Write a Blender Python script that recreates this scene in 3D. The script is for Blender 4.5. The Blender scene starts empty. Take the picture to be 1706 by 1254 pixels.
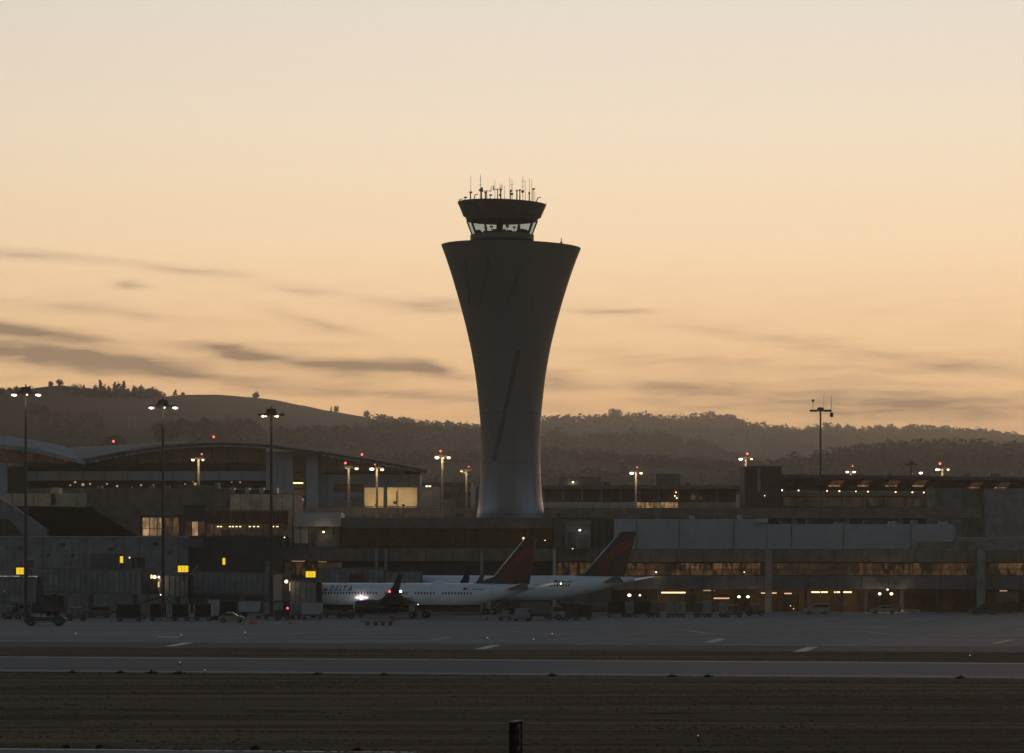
import bpy, math, random
from mathutils import Vector, Matrix
R = math.radians
scene = bpy.context.scene
COL = scene.collection
rnd = random.Random(7)

# ------------------------------------------------------------------ camera
F, HC, YH, CX = 5600.0, 7.5, 950.0, 853.0      # focal length in photo pixels, eye height, horizon row, centre column
cam = bpy.data.cameras.new('camera'); cam_ob = bpy.data.objects.new('camera', cam); COL.objects.link(cam_ob)
cam_ob.location = (0, 0, HC); cam_ob.rotation_euler = (R(90), 0, 0)
cam.sensor_width = 36; cam.lens = F / 1706 * 36; cam.shift_y = (YH - 627) / 1706
cam.clip_start = 1; cam.clip_end = 20000
scene.camera = cam_ob

# ------------------------------------------------------------------ view
vs = scene.view_settings
vs.view_transform = 'Standard'; vs.look = 'None'; vs.exposure = 0; vs.gamma = 1; vs.use_curve_mapping = False
cy = scene.cycles
cy.use_denoising = True; cy.max_bounces = 6; cy.volume_bounces = 1; cy.diffuse_bounces = 2; cy.glossy_bounces = 2
cy.transparent_max_bounces = 12; cy.caustics_reflective = False; cy.caustics_refractive = False
cy.sample_clamp_indirect = 4; cy.use_light_tree = True

# ------------------------------------------------------------------ sky
SUN_EL, SUN_AZ = 2.5, 14.0
world = bpy.data.worlds.new('World'); scene.world = world; world.use_nodes = True
nt = world.node_tree; N = nt.nodes; L = nt.links
bg = N['Background']; bg.inputs[1].default_value = 1.0
def node(t, **kw):
    n = N.new(t)
    for k, v in kw.items(): setattr(n, k, v)
    return n
def m2(op, a, b=None, clamp=False):
    n = N.new('ShaderNodeMath'); n.operation = op; n.use_clamp = clamp
    for i, v in enumerate((a, b)):
        if v is None: continue
        if isinstance(v, (int, float)): n.inputs[i].default_value = v
        else: L.new(v, n.inputs[i])
    return n.outputs[0]
def mixc(f, a, b, mode='MIX'):
    n = N.new('ShaderNodeMix'); n.data_type = 'RGBA'; n.blend_type = mode
    for i, v in ((0, f), (6, a), (7, b)):
        if isinstance(v, (int, float)): n.inputs[i].default_value = v
        elif isinstance(v, tuple): n.inputs[i].default_value = (*v, 1)
        else: L.new(v, n.inputs[i])
    return n.outputs[2]
sky = node('ShaderNodeTexSky', sky_type='NISHITA', sun_disc=False)
sky.sun_elevation = R(SUN_EL); sky.sun_rotation = R(SUN_AZ); sky.dust_density = 1.0; sky.ozone_density = 1.8
tc = node('ShaderNodeTexCoord'); sx = node('ShaderNodeSeparateXYZ'); L.new(tc.outputs['Generated'], sx.inputs[0])
az = m2('MULTIPLY', m2('ARCTAN2', sx.outputs[0], sx.outputs[1]), 57.2958)
el = m2('MULTIPLY', m2('ARCSINE', sx.outputs[2]), 57.2958)
nish = mixc(1.0, sky.outputs[0], (0.174, 0.151, 0.142), 'MULTIPLY')       # the sky's strength, a shade bluer
ramp = node('ShaderNodeValToRGB'); L.new(m2('DIVIDE', m2('MAXIMUM', el, 0.0), 40.0), ramp.inputs[0])
cr = ramp.color_ramp
stops = [(0.0, (.98, .50, .205)), (2.2, (1.11, .62, .27)), (3.6, (1.11, .70, .36)), (5.4, (1.13, .825, .515)),
         (7.4, (1.02, .845, .635)), (9.6, (.89, .80, .68)), (18, (.52, .52, .52)), (40, (.16, .19, .23))]
while len(cr.elements) < len(stops): cr.elements.new(0.5)
for e, (p, c) in zip(cr.elements, stops): e.position = p / 40; e.color = (*c, 1)
daz = m2('DIVIDE', m2('ADD', az, -5.0), 48.0)
wa = m2('EXPONENT', m2('MULTIPLY', m2('MULTIPLY', daz, daz), -1.0))
we = m2('SUBTRACT', 1.0, m2('DIVIDE', m2('SUBTRACT', el, 12.0), 40.0), clamp=True)
we = m2('MINIMUM', we, 1.0)
daz2 = m2('DIVIDE', m2('ADD', az, -4.0), 22.0)                            # a slightly brighter patch over the set sun
gain = m2('ADD', 0.88, m2('MULTIPLY', m2('EXPONENT', m2('MULTIPLY', m2('MULTIPLY', daz2, daz2), -1.0)), 0.12))
glow = mixc(1.0, ramp.outputs[0], (1, 1, 1), 'MULTIPLY')
gm = node('ShaderNodeVectorMath', operation='SCALE'); L.new(glow, gm.inputs[0]); L.new(gain, gm.inputs['Scale'])
base = mixc(m2('MULTIPLY', wa, we), nish, gm.outputs[0])
# clouds: thin streaks; coordinates are azimuth and elevation in degrees
cv = node('ShaderNodeCombineXYZ'); L.new(az, cv.inputs[0]); L.new(el, cv.inputs[1])
wn = node('ShaderNodeTexNoise'); wn.inputs['Scale'].default_value = 1.0; wn.inputs['Detail'].default_value = 2.5
wmap = node('ShaderNodeMapping'); wmap.inputs['Scale'].default_value = (0.9, 2.6, 1); L.new(cv.outputs[0], wmap.inputs[0]); L.new(wmap.outputs[0], wn.inputs['Vector'])
wsub = node('ShaderNodeVectorMath', operation='SUBTRACT'); L.new(wn.outputs['Color'], wsub.inputs[0]); wsub.inputs[1].default_value = (.5, .5, .5)
wmul = node('ShaderNodeVectorMath', operation='MULTIPLY'); L.new(wsub.outputs[0], wmul.inputs[0]); wmul.inputs[1].default_value = (.9, .13, 0)
wad = node('ShaderNodeVectorMath', operation='ADD'); L.new(cv.outputs[0], wad.inputs[0]); L.new(wmul.outputs[0], wad.inputs[1])
warped = wad.outputs[0]
K = 57.2958 / F
streaks = [(140, 592, 760, 74, 4, .20), (1450, 690, 900, 60, 2, .30), (60, 594, 420, 28, 6, .78), (190, 602, 220, 20, 4, .55), (30, 556, 260, 22, 7, .8), (385, 588, 110, 18, 9, .7), (500, 606, 260, 24, 7, .5), (600, 608, 120, 20, 4, .75), (705, 615, 95, 24, 9, 1.05),
           (705, 508, 170, 20, 3, .4), (225, 479, 60, 14, 3, .45), (50, 432, 170, 16, 2, .4), (300, 452, 260, 15, 6, .25), (330, 630, 520, 22, 5, .26), (640, 656, 520, 20, 4, .26),
           (1130, 644, 190, 22, 4, .42), (935, 634, 100, 24, 4, .5), (1500, 672, 620, 46, 3, .42), (1030, 520, 110, 9, 1, .32), (1330, 572, 520, 22, 9, .17),
           (1600, 612, 420, 30, 4, .3), (530, 540, 170, 18, 14, .25), (500, 487, 120, 14, 5, .25), (150, 520, 400, 20, 5, .2), (1250, 612, 460, 24, 4, .2)]
tot = None
for (px, py, hw, hh, deg, amp) in streaks:
    mp = node('ShaderNodeMapping', vector_type='TEXTURE'); L.new(warped, mp.inputs[0])
    mp.inputs['Location'].default_value = ((px - CX) * K, (YH - py) * K, 0)
    mp.inputs['Rotation'].default_value = (0, 0, -R(deg)); mp.inputs['Scale'].default_value = (hw * K, hh * K, 1)
    g = node('ShaderNodeTexGradient', gradient_type='SPHERICAL'); L.new(mp.outputs[0], g.inputs[0])
    v = m2('MULTIPLY', m2('POWER', g.outputs[1], 1.7), amp*1.15)
    tot = v if tot is None else m2('ADD', tot, v)
fm = node('ShaderNodeMapping'); fm.inputs['Scale'].default_value = (0.55, 4.6, 1); fm.inputs['Rotation'].default_value = (0, 0, R(5)); L.new(warped, fm.inputs[0])
fn = node('ShaderNodeTexNoise'); fn.inputs['Scale'].default_value = 1.3; fn.inputs['Detail'].default_value = 7; fn.inputs['Roughness'].default_value = .55; L.new(fm.outputs[0], fn.inputs['Vector'])
band = m2('MULTIPLY', m2('SUBTRACT', 1.0, m2('DIVIDE', m2('ABSOLUTE', m2('ADD', el, -3.0)), 2.6), clamp=True), m2('MULTIPLY', m2('SUBTRACT', fn.outputs[0], .47, clamp=True), 2.6))
mod = m2('MULTIPLY', tot, m2('MULTIPLY', fn.outputs[0], 1.9))
mask = m2('MINIMUM', m2('ADD', m2('MULTIPLY', mod, 1.25), m2('MULTIPLY', band, .32)), .88, clamp=True)
final = mixc(mask, base, (.27, .18, .115))
L.new(final, bg.inputs[0])

sun = bpy.data.lights.new('sun', 'SUN'); sun.energy = 0.35; sun.angle = R(0.5); sun.color = (1, .62, .36)
sun_ob = bpy.data.objects.new('sun', sun); COL.objects.link(sun_ob)
# shines from beyond the hills, low over the right half of the picture
sdir = Vector((math.sin(R(SUN_AZ)) * math.cos(R(SUN_EL)), math.cos(R(SUN_AZ)) * math.cos(R(SUN_EL)), math.sin(R(SUN_EL))))
sun_ob.rotation_euler = (-sdir).to_track_quat('-Z', 'Y').to_euler()

# ------------------------------------------------------------------ helpers
def X(px, D): return (px - CX) * D / F
def Z(py, D): return HC - (py - YH) * D / F
def GD(py): return HC * F / (py - YH)                    # distance of the ground seen at that row
WL = {}
def thing(name, label, cat, loc=(0, 0, 0), rz=0.0, group=None):
    o = bpy.data.objects.new(name, None); COL.objects.link(o); o.empty_display_size = .5
    o.location = loc; o.rotation_euler = (0, 0, rz); o['label'] = label; o['category'] = cat
    if group: o['group'] = group
    WL[o.name] = Vector(loc); return o
class MB:
    def __init__(s): s.v = []; s.f = []
    def box(s, x0, x1, y0, y1, z0, z1):
        n = len(s.v); s.v += [(x0,y0,z0),(x1,y0,z0),(x1,y1,z0),(x0,y1,z0),(x0,y0,z1),(x1,y0,z1),(x1,y1,z1),(x0,y1,z1)]
        s.f += [tuple(n+i for i in q) for q in ((0,3,2,1),(4,5,6,7),(0,1,5,4),(1,2,6,5),(2,3,7,6),(3,0,4,7))]; return s
    def tube(s, p0, p1, r0, r1=None, n=8):
        r1 = r0 if r1 is None else r1; p0 = Vector(p0); p1 = Vector(p1); a = (p1-p0).normalized()
        u = a.orthogonal().normalized(); w = a.cross(u); b = len(s.v)
        for p, r in ((p0, r0), (p1, r1)):
            for i in range(n):
                t = 2*math.pi*i/n; s.v.append(tuple(p + u*(r*math.cos(t)) + w*(r*math.sin(t))))
        for i in range(n): j = (i+1) % n; s.f.append((b+i, b+j, b+n+j, b+n+i))
        s.f.append(tuple(b+n-1-i for i in range(n))); s.f.append(tuple(b+n+i for i in range(n))); return s
    def loft(s, rings, cap=True):
        b = len(s.v); n = len(rings[0])
        for r in rings: s.v += [tuple(p) for p in r]
        for k in range(len(rings)-1):
            for i in range(n): j = (i+1) % n; s.f.append((b+k*n+i, b+k*n+j, b+(k+1)*n+j, b+(k+1)*n+i))
        if cap: s.f.append(tuple(b+n-1-i for i in range(n))); s.f.append(tuple(b+(len(rings)-1)*n+i for i in range(n)))
        return s
    def prism(s, poly, y0, y1):                           # polygon in x,z extruded along y
        return s.loft([[(x, y0, z) for x, z in poly], [(x, y1, z) for x, z in poly]])
    def ball(s, c, r, n=8, m=5, sq=(1,1,1)):
        rings = []
        for k in range(m+1):
            t = math.pi*(k+.02)/(m+.04); rings.append([(c[0]+sq[0]*r*math.sin(t)*math.cos(2*math.pi*i/n), c[1]+sq[1]*r*math.sin(t)*math.sin(2*math.pi*i/n), c[2]-sq[2]*r*math.cos(t)) for i in range(n)])
        return s.loft(rings)
    def mesh(s, name, mat, smooth=False):
        me = bpy.data.meshes.new(name); me.from_pydata(s.v, [], s.f)
        if mat: me.materials.append(mat)
        if smooth: me.polygons.foreach_set('use_smooth', [True]*len(me.polygons))
        me.update(); return me
    def part(s, name, mat, parent=None, smooth=False, loc=(0,0,0), **props):
        return put(name, s.mesh(name, mat, smooth), parent, loc, **props)
def put(name, me, parent=None, loc=(0,0,0), rot=(0,0,0), **props):
    o = bpy.data.objects.new(name, me); COL.objects.link(o); o.parent = parent; o.location = loc; o.rotation_euler = rot
    for k, v in props.items(): o[k] = v
    return o
def outward(me):
    import bmesh
    bm = bmesh.new(); bm.from_mesh(me); bmesh.ops.recalc_face_normals(bm, faces=bm.faces); bm.to_mesh(me); bm.free()
_bc = {}
def boxmesh(w, d, h, mat):
    k = (round(w,3), round(d,3), round(h,3), mat.name)
    if k not in _bc: _bc[k] = MB().box(-w/2, w/2, 0, d, 0, h).mesh(mat.name + '_block', mat)
    return _bc[k]
def wbox(T, name, mat, px0, px1, py0, py1, D, depth=1.0, **props):
    """a box of the building T: front face at distance D, outline given where it is seen in the photograph"""
    x0, x1 = X(px0, D), X(px1, D); z1 = Z(py0, D); z0 = 0.0 if py1 is None else Z(py1, D)
    if z0 < 0: z0 = 0.0
    o = put(name, boxmesh(x1-x0, depth, z1-z0, mat), T, Vector(((x0+x1)/2, D, z0)) - WL[T.name], **props)
    WL[o.name] = Vector(((x0+x1)/2, D, z0)); return o
def panels(T, name, mat, px0, px1, py0, py1, D, nx, nz=1, gap=.06, th=.08, pick=None):
    """a wall face of separate panels, joints open to the wall behind; mat may be a list picked per panel"""
    for i in range(nx):
        for k in range(nz):
            a = px0 + (px1-px0)*i/nx; b = px0 + (px1-px0)*(i+1)/nx; c = py0 + (py1-py0)*k/nz; d = py0 + (py1-py0)*(k+1)/nz
            g = gap*F/D/2; mm = pick(i, k) if pick else mat
            if mm is None: continue
            j = rnd.choice((0, .012, .02))
            wbox(T, name, mm, a+g, b-g, c+g, d-g, D-th-j, th)
def copy_tree(o, parent=None):
    c = o.copy(); COL.objects.link(c); c.parent = parent
    for ch in o.children: copy_tree(ch, c)
    return c
def bulb(parent, loc, power, color=(1,.72,.42), r=.15, kind='POINT', aim=None, size=None):
    l = bpy.data.lights.new('bulb', kind); l.energy = power; l.color = color; l.shadow_soft_size = r
    if kind == 'SPOT': l.spot_size = size or R(70); l.spot_blend = .6
    o = bpy.data.objects.new('bulb', l); COL.objects.link(o); o.parent = parent; o.location = loc
    if aim is not None: o.rotation_euler = Vector(aim).to_track_quat('-Z', 'Y').to_euler()
    return o

# ------------------------------------------------------------------ materials
def mat(name, col, rough=.7, metal=0.0, var=.12, scale=.6, nz=.25, col2=None, bump=0.0, stretch=(1,1,1), spec=.5, slabs=0, marks=0):
    m = bpy.data.materials.new(name); m.use_nodes = True; t = m.node_tree; n = t.nodes; b = n['Principled BSDF']
    b.inputs['Roughness'].default_value = rough; b.inputs['Metallic'].default_value = metal; b.inputs['Specular IOR Level'].default_value = spec
    g = n.new('ShaderNodeNewGeometry'); mp = n.new('ShaderNodeMapping'); mp.inputs['Scale'].default_value = [scale*q for q in stretch]
    t.links.new(g.outputs['Position'], mp.inputs[0])
    ns = n.new('ShaderNodeTexNoise'); ns.inputs['Detail'].default_value = 6; ns.inputs['Scale'].default_value = 1; t.links.new(mp.outputs[0], ns.inputs['Vector'])
    oi = n.new('ShaderNodeObjectInfo')
    extra = []
    if marks:      # long tyre and tar streaks
        m2_ = n.new('ShaderNodeMapping'); m2_.inputs['Rotation'].default_value = (0, 0, .217); m2_.inputs['Scale'].default_value = (.012, .9, 1); t.links.new(g.outputs['Position'], m2_.inputs[0])
        n2 = n.new('ShaderNodeTexNoise'); n2.inputs['Scale'].default_value = 1; n2.inputs['Detail'].default_value = 5; t.links.new(m2_.outputs[0], n2.inputs['Vector'])
        r2 = n.new('ShaderNodeMapRange'); r2.inputs[1].default_value = .35; r2.inputs[2].default_value = .62; r2.inputs[3].default_value = 1-marks; r2.inputs[4].default_value = 1.0 + marks*.35; t.links.new(n2.outputs[0], r2.inputs[0]); extra.append(r2.outputs[0])
    if slabs:      # sealed joints between concrete slabs
        m3 = n.new('ShaderNodeMapping'); m3.inputs['Rotation'].default_value = (0, 0, .217); t.links.new(g.outputs['Position'], m3.inputs[0])
        br = n.new('ShaderNodeTexBrick'); br.offset = 0; br.inputs['Scale'].default_value = 1; br.inputs['Brick Width'].default_value = slabs; br.inputs['Row Height'].default_value = slabs; br.inputs['Mortar Size'].default_value = .14
        br.inputs['Color1'].default_value = (1,1,1,1); br.inputs['Color2'].default_value = (.86,.86,.86,1); br.inputs['Mortar'].default_value = (.45,.45,.45,1); t.links.new(m3.outputs[0], br.inputs['Vector']); extra.append(br.outputs['Color'])
    mr = n.new('ShaderNodeMapRange'); mr.inputs[1].default_value = .3; mr.inputs[2].default_value = .7
    t.links.new(ns.outputs[0], mr.inputs[0])
    c2 = col2 or tuple(c*(1-nz*1.6) for c in col)
    mx = n.new('ShaderNodeMix'); mx.data_type = 'RGBA'; mx.inputs[6].default_value = (*c2, 1); mx.inputs[7].default_value = (*[min(1, c*(1+nz*.5)) for c in col], 1)
    t.links.new(mr.outputs[0], mx.inputs[0])
    hs = n.new('ShaderNodeHueSaturation'); mv = n.new('ShaderNodeMapRange'); mv.inputs[3].default_value = 1-var; mv.inputs[4].default_value = 1+var
    t.links.new(oi.outputs['Random'], mv.inputs[0]); t.links.new(mv.outputs[0], hs.inputs['Value']); cc = mx.outputs[2]
    for e_ in extra:
        vm = n.new('ShaderNodeVectorMath'); vm.operation = 'MULTIPLY'; t.links.new(cc, vm.inputs[0]); t.links.new(e_, vm.inputs[1]); cc = vm.outputs[0]
    t.links.new(cc, hs.inputs['Color'])
    t.links.new(hs.outputs[0], b.inputs['Base Color'])
    if bump:
        bp = n.new('ShaderNodeBump'); bp.inputs['Strength'].default_value = bump; bp.inputs['Distance'].default_value = .05
        t.links.new(ns.outputs[0], bp.inputs['Height']); t.links.new(bp.outputs[0], b.inputs['Normal'])
    return m
def emit(name, col, strength, clutter=0.0):
    m = bpy.data.materials.new(name); m.use_nodes = True; t = m.node_tree; n = t.nodes; b = n['Principled BSDF']
    b.inputs['Base Color'].default_value = (.03,.03,.03,1); b.inputs['Roughness'].default_value = .25
    b.inputs['Emission Color'].default_value = (*col, 1); b.inputs['Emission Strength'].default_value = strength
    if clutter:
        g = n.new('ShaderNodeNewGeometry'); mp = n.new('ShaderNodeMapping'); mp.inputs['Scale'].default_value = (1.1, .02, .55)
        t.links.new(g.outputs['Position'], mp.inputs[0])
        v = n.new('ShaderNodeTexVoronoi'); v.distance = 'MANHATTAN'; v.inputs['Scale'].default_value = 1; t.links.new(mp.outputs[0], v.inputs['Vector'])
        ns = n.new('ShaderNodeTexNoise'); ns.inputs['Scale'].default_value = 2.2; ns.inputs['Detail'].default_value = 4; t.links.new(mp.outputs[0], ns.inputs['Vector'])
        s = n.new('ShaderNodeSeparateColor'); t.links.new(v.outputs['Color'], s.inputs[0])
        mu = n.new('ShaderNodeMath'); mu.operation = 'MULTIPLY'; t.links.new(s.outputs[0], mu.inputs[0]); t.links.new(ns.outputs[0], mu.inputs[1])
        mr = n.new('ShaderNodeMapRange'); mr.inputs[1].default_value = .08; mr.inputs[2].default_value = .6
        mr.inputs[3].default_value = strength*(1-clutter); mr.inputs[4].default_value = strength*1.5
        t.links.new(mu.outputs[0], mr.inputs[0]); t.links.new(mr.outputs[0], b.inputs['Emission Strength'])
    return m
M = {}
M['concrete'] = mat('concrete', (.28,.27,.25), .85)
M['tan'] = mat('tan_render', (.60,.46,.31), .85, var=.08)
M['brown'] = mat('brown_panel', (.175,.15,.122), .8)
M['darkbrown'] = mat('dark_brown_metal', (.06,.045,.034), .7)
M['bluegrey'] = mat('blue_grey_panel', (.34,.365,.40), .75, var=.03, nz=.08, spec=.2)
M['palegrey'] = mat('pale_grey_panel', (.36,.37,.38), .6, var=.08, nz=.1)
M['grey'] = mat('grey_panel', (.215,.225,.24), .7)
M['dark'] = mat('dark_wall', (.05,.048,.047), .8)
M['darkgrey'] = mat('dark_grey_metal', (.085,.09,.097), .6)
M['roofmetal'] = mat('roof_metal', (.09,.095,.10), .8, metal=0, var=.1, spec=.15)
M['glass'] = mat('dark_glass', (.012,.013,.015), .12, var=.3, nz=.1)
M['steel'] = mat('galvanised_steel', (.25,.25,.24), .5, metal=.5)
M['pole'] = mat('painted_pole', (.33,.29,.23), .6)
M['black'] = mat('black_rubber', (.012,.012,.012), .8)
M['white'] = mat('white_paint', (.62,.64,.66), .4, nz=.06, var=.05)
M['redbrown'] = mat('red_brown_timber', (.13,.055,.032), .7)
M['orange'] = mat('orange_plastic', (.7,.16,.03), .5)
M['silver'] = mat('silver_car_paint', (.22,.225,.23), .3, metal=.4, nz=.05)
M['navy'] = mat('navy_paint', (.010,.014,.035), .35, nz=.05, var=0)
M['red'] = mat('red_paint', (.21,.011,.016), .35, nz=.05, var=0)
M['darkred'] = mat('dark_red_paint', (.085,.008,.012), .35, nz=.05, var=0)
M['teal'] = mat('dark_teal_paint', (.02,.05,.06), .5)
M['curtain'] = mat('dark_curtain', (.018,.017,.018), .9)
M['chrome'] = mat('polished_edge', (.80,.78,.74), .42, metal=1, nz=.03, var=0)
M['yellow'] = emit('lit_yellow_sign', (1,.66,.02), .98)
M['yellowdigit'] = emit('lit_yellow_digit', (1,.42,.01), .62)
M['lampwarm'] = emit('lamp_warm', (1,.66,.36), 4)
M['lampwhite'] = emit('lamp_white', (1,.84,.64), 5)
M['lamppink'] = emit('lamp_pinkish', (1,.62,.9), 2.2)
M['lampred'] = emit('beacon_red', (1,.12,.08), 2.6)
M['tube'] = emit('fluorescent_tube', (1,.70,.36), 2.2)
M['lit1'] = emit('lit_room_dim', (1,.52,.20), .045, .9)
M['lit2'] = emit('lit_room', (1,.50,.19), 0.055, .92)
M['lit3'] = emit('lit_room_bright', (1,.60,.30), .38, .7)
M['skylight'] = emit('lit_skylight', (1,.38,.17), .04, .6)
M['litrail'] = emit('rail_light_glow', (1,.58,.24), .28, .6)  # orange light on the rail, put into its panels as emission

# ------------------------------------------------------------------ ground
def sheet(name, m, poly, z, kind='structure', parent=None, **props):
    me = bpy.data.meshes.new(name); me.from_pydata([(x, y, z) for x, y in poly], [], [tuple(range(len(poly)))]); me.materials.append(m)
    o = bpy.data.objects.new(name, me); COL.objects.link(o)
    if parent: o.parent = parent
    if kind: o['kind'] = kind
    for k, v in props.items(): o[k] = v
    return o
SL = -.22
def strip(c0, c1, xr=900): return [(-xr, c0 - SL*xr), (xr, c0 + SL*xr), (xr, c1 + SL*xr), (-xr, c1 - SL*xr)]
st = (.06, .9, 1)
M['soil'] = mat('dry_grass_soil', (.240,.168,.108), 1.0, scale=.30, nz=.30, stretch=(.07,.7,1), var=0, spec=0, marks=.22)
M['asphalt_apron'] = mat('apron_concrete', (.250,.258,.262), .9, scale=.5, nz=.26, stretch=(.06,.42,1), var=0, spec=.15, slabs=7.6, marks=.34)
M['asphalt_taxi'] = mat('taxiway_asphalt', (.150,.164,.178), .9, scale=.8, nz=.2, stretch=st, var=0, spec=.12, marks=.3)
M['asphalt_dark'] = mat('shoulder_asphalt', (.105,.106,.108), .9, scale=.8, nz=.2, stretch=st, var=0, spec=.1, marks=.3)
M['paint'] = mat('worn_white_paint', (.62,.58,.50), .7, scale=2, nz=.3, var=.1)
M['paintdim'] = mat('faded_paint', (.30,.28,.24), .7, scale=2, nz=.3, var=.1)
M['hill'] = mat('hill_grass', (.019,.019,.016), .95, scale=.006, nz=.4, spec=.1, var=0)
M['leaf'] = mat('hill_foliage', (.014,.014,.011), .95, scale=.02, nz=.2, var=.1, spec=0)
sheet('ground', M['soil'], [(-4500, -250), (4500, -250), (4500, 8600), (-4500, 8600)], -.02)
sheet('apron_pavement', M['asphalt_apron'], strip(341, 1100, 1500), .004)
sheet('taxiway_shoulder', M['asphalt_dark'], strip(317, 340.9), .008)
sheet('taxiway', M['asphalt_taxi'], strip(240, 283), .004)
sheet('runway_edge_pavement', M['asphalt_taxi'], strip(60, 136.7), .004)
sheet('dry_grass', M['soil'], strip(136.8, 239.9), 0.0)
sheet('grass_verge', M['soil'], strip(283.1, 316.9), 0.0)
def G(px, py): d = GD(py); return (X(px, d), d)
def mark(name, m, pts, z=.012): sheet(name, m, [G(*p) for p in pts], z)
mark('taxiway_edge_line', M['paintdim'], [(-60,1115.8),(1766,1127.4),(1766,1128.7),(-60,1117.0)], .008)
mark('taxiway_far_line', M['paintdim'], [(-60,1093.2),(1766,1105.2),(1766,1106.4),(-60,1094.4)], .008)
mark('pavement_edge_line', M['paint'], [(-60,1246.3),(700,1252.6),(700,1254),(-60,1247.8)], .008)
for q in ([(272,1076.6),(291,1076.6),(324,1070.6),(306,1070.6)], [(789,1081.4),(808,1081.4),(835,1074.6),(818,1074.6)], [(1320,1085.6),(1342,1085.6),(1363,1077.6),(1345,1077.6)]):
    mark('pavement_marking', M['paint'], q, .012)
for q in ([(262,1060.6),(300,1060.6),(303,1061.8),(265,1061.8)], [(714,1066),(722,1066),(754,1061.8),(746,1061.8)], [(1171,1070),(1190,1070),(1211,1064),(1196,1064)],
          [(1651,1072),(1662,1072),(1690,1065.6),(1680,1065.6)]):
    mark('apron_marking', M['paint'], q, .012)
def line(pts, w, m, z=.012):
    g = [Vector((*G(*p), 0)) for p in pts]; v = []; f = []
    for i, p in enumerate(g):
        a = g[max(0, i-1)]; b = g[min(len(g)-1, i+1)]; n = Vector((-(b-a).y, (b-a).x, 0)).normalized()*w/2
        v += [tuple(p+n+Vector((0,0,z))), tuple(p-n+Vector((0,0,z)))]
        if i: k = 2*i; f.append((k-2, k-1, k+1, k))
    me = bpy.data.meshes.new('guide_line'); me.from_pydata(v, [], f); me.materials.append(m)
    o = bpy.data.objects.new('guide_line', me); COL.objects.link(o); o['kind'] = 'structure'
line([(1122,1048.5),(1150,1050.5),(1175,1054.5),(1215,1057),(1330,1058)], .45, M['paint'], .016)
line([(842,1050),(852,1051.5),(880,1054),(990,1057),(1120,1056)], .4, M['paintdim'])
line([(1430,1051.5),(1445,1052.5),(1475,1055.5),(1500,1057)], .6, M['paint'])
line([(1380,1053),(1440,1051.6),(1530,1050.4)], .4, M['paint'], .02)
line([(1530,1050),(1600,1044),(1706,1038.5)], .4, M['paintdim'])
line([(-30,1055),(300,1057),(480,1057.4)], .5, M['paintdim'])
line([(-30,1062),(200,1063),(420,1064)], .6, M['paintdim'])
line([(450,1039),(470,1038)], .5, M['paint'], .02); line([(505,1037.5),(530,1037)], .5, M['paint'], .02)
line([(380,1043),(520,1044),(760,1043)], .3, M['paintdim'])
line([(900,1043),(1100,1041),(1400,1040)], .3, M['paintdim'])

# grass tufts: rough, mown, too many to count
def tufts(name, c0, c1, n, hmin, hmax, xr=34, seed=1, label=None):
    r = random.Random(seed); v = []; f = []
    for _ in range(n):
        x = r.uniform(-xr, xr)*1.0; c = r.uniform(c0, c1)
        if mn.noise(Vector((x*.05, c*.55, 2.0))) < .12 and r.random() < .93: continue
        if r.random() < .12: c = r.choice((c0 + r.random()*1.2, c1 - r.random()*1.5))
        sc = (c/136)**.9; x *= sc; y = c + SL*x
        h = r.uniform(hmin, hmax)*(1.5 if r.random() < .06 else 1); w = r.uniform(.05, .14)
        for k in range(3):
            a = r.uniform(0, 6.28); dx, dy = math.cos(a)*w, math.sin(a)*w; lx, ly = r.uniform(-.1,.1), r.uniform(-.1,.1)
            b = len(v); v += [(x-dx, y-dy, 0), (x+dx, y+dy, 0), (x+lx+dx*.3, y+ly, h*r.uniform(.7,1.1))]; f.append((b, b+1, b+2))
    me = bpy.data.meshes.new(name); me.from_pydata(v, [], f); me.materials.append(M['soilgrass'])
    o = bpy.data.objects.new(name, me); COL.objects.link(o); o['kind'] = 'stuff'; o['label'] = label; o['category'] = 'grass'
from mathutils import noise as mn
M['soilgrass'] = mat('dry_grass_blades', (.22,.16,.105), 1.0, scale=.4, nz=.35, stretch=(.12,.9,1), var=0, spec=0)
def translucent(m, k):
    t = m.node_tree; n = t.nodes; b = n['Principled BSDF']; tr = n.new('ShaderNodeBsdfTranslucent'); t.links.new(b.inputs['Base Color'].links[0].from_socket, tr.inputs[0])
    mx = n.new('ShaderNodeMixShader'); mx.inputs[0].default_value = k; t.links.new(b.outputs[0], mx.inputs[1]); t.links.new(tr.outputs[0], mx.inputs[2]); t.links.new(mx.outputs[0], n['Material Output'].inputs[0])
translucent(M['soilgrass'], .5)
tufts('dry_grass_tufts', 136.9, 239.6, 24000, .015, .06, 26, 1, 'low dry brown grass covering the foreground field')
tufts('verge_grass_tufts', 283.2, 316.8, 8000, .015, .05, 26, 2, 'thin strip of dry grass beyond the taxiway')
# a shallow rut across the field
M['rut'] = mat('bare_dark_earth', (.035,.028,.021), .95, scale=1.5, nz=.4, var=0)
v = []; f = []
for i in range(121):
    x = -45 + 90*i/120; c = 176.2 + .5*math.sin(x*.21) + .3*math.sin(x*.57+1); y = c + SL*x*.62; w = .45+.3*abs(math.sin(x*.33+.5))
    v += [(x, y-w, .006), (x, y+w*.3, .09 + .03*math.sin(x*.9)), (x, y+w, .005)]
    if i: b = 3*i; f += [(b-3, b, b+1, b-2), (b-2, b+1, b+2, b-1)]
me = bpy.data.meshes.new('earth_rut'); me.from_pydata(v, [], f); me.materials.append(M['rut'])
o = bpy.data.objects.new('earth_rut', me); COL.objects.link(o); o['kind'] = 'structure'

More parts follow.
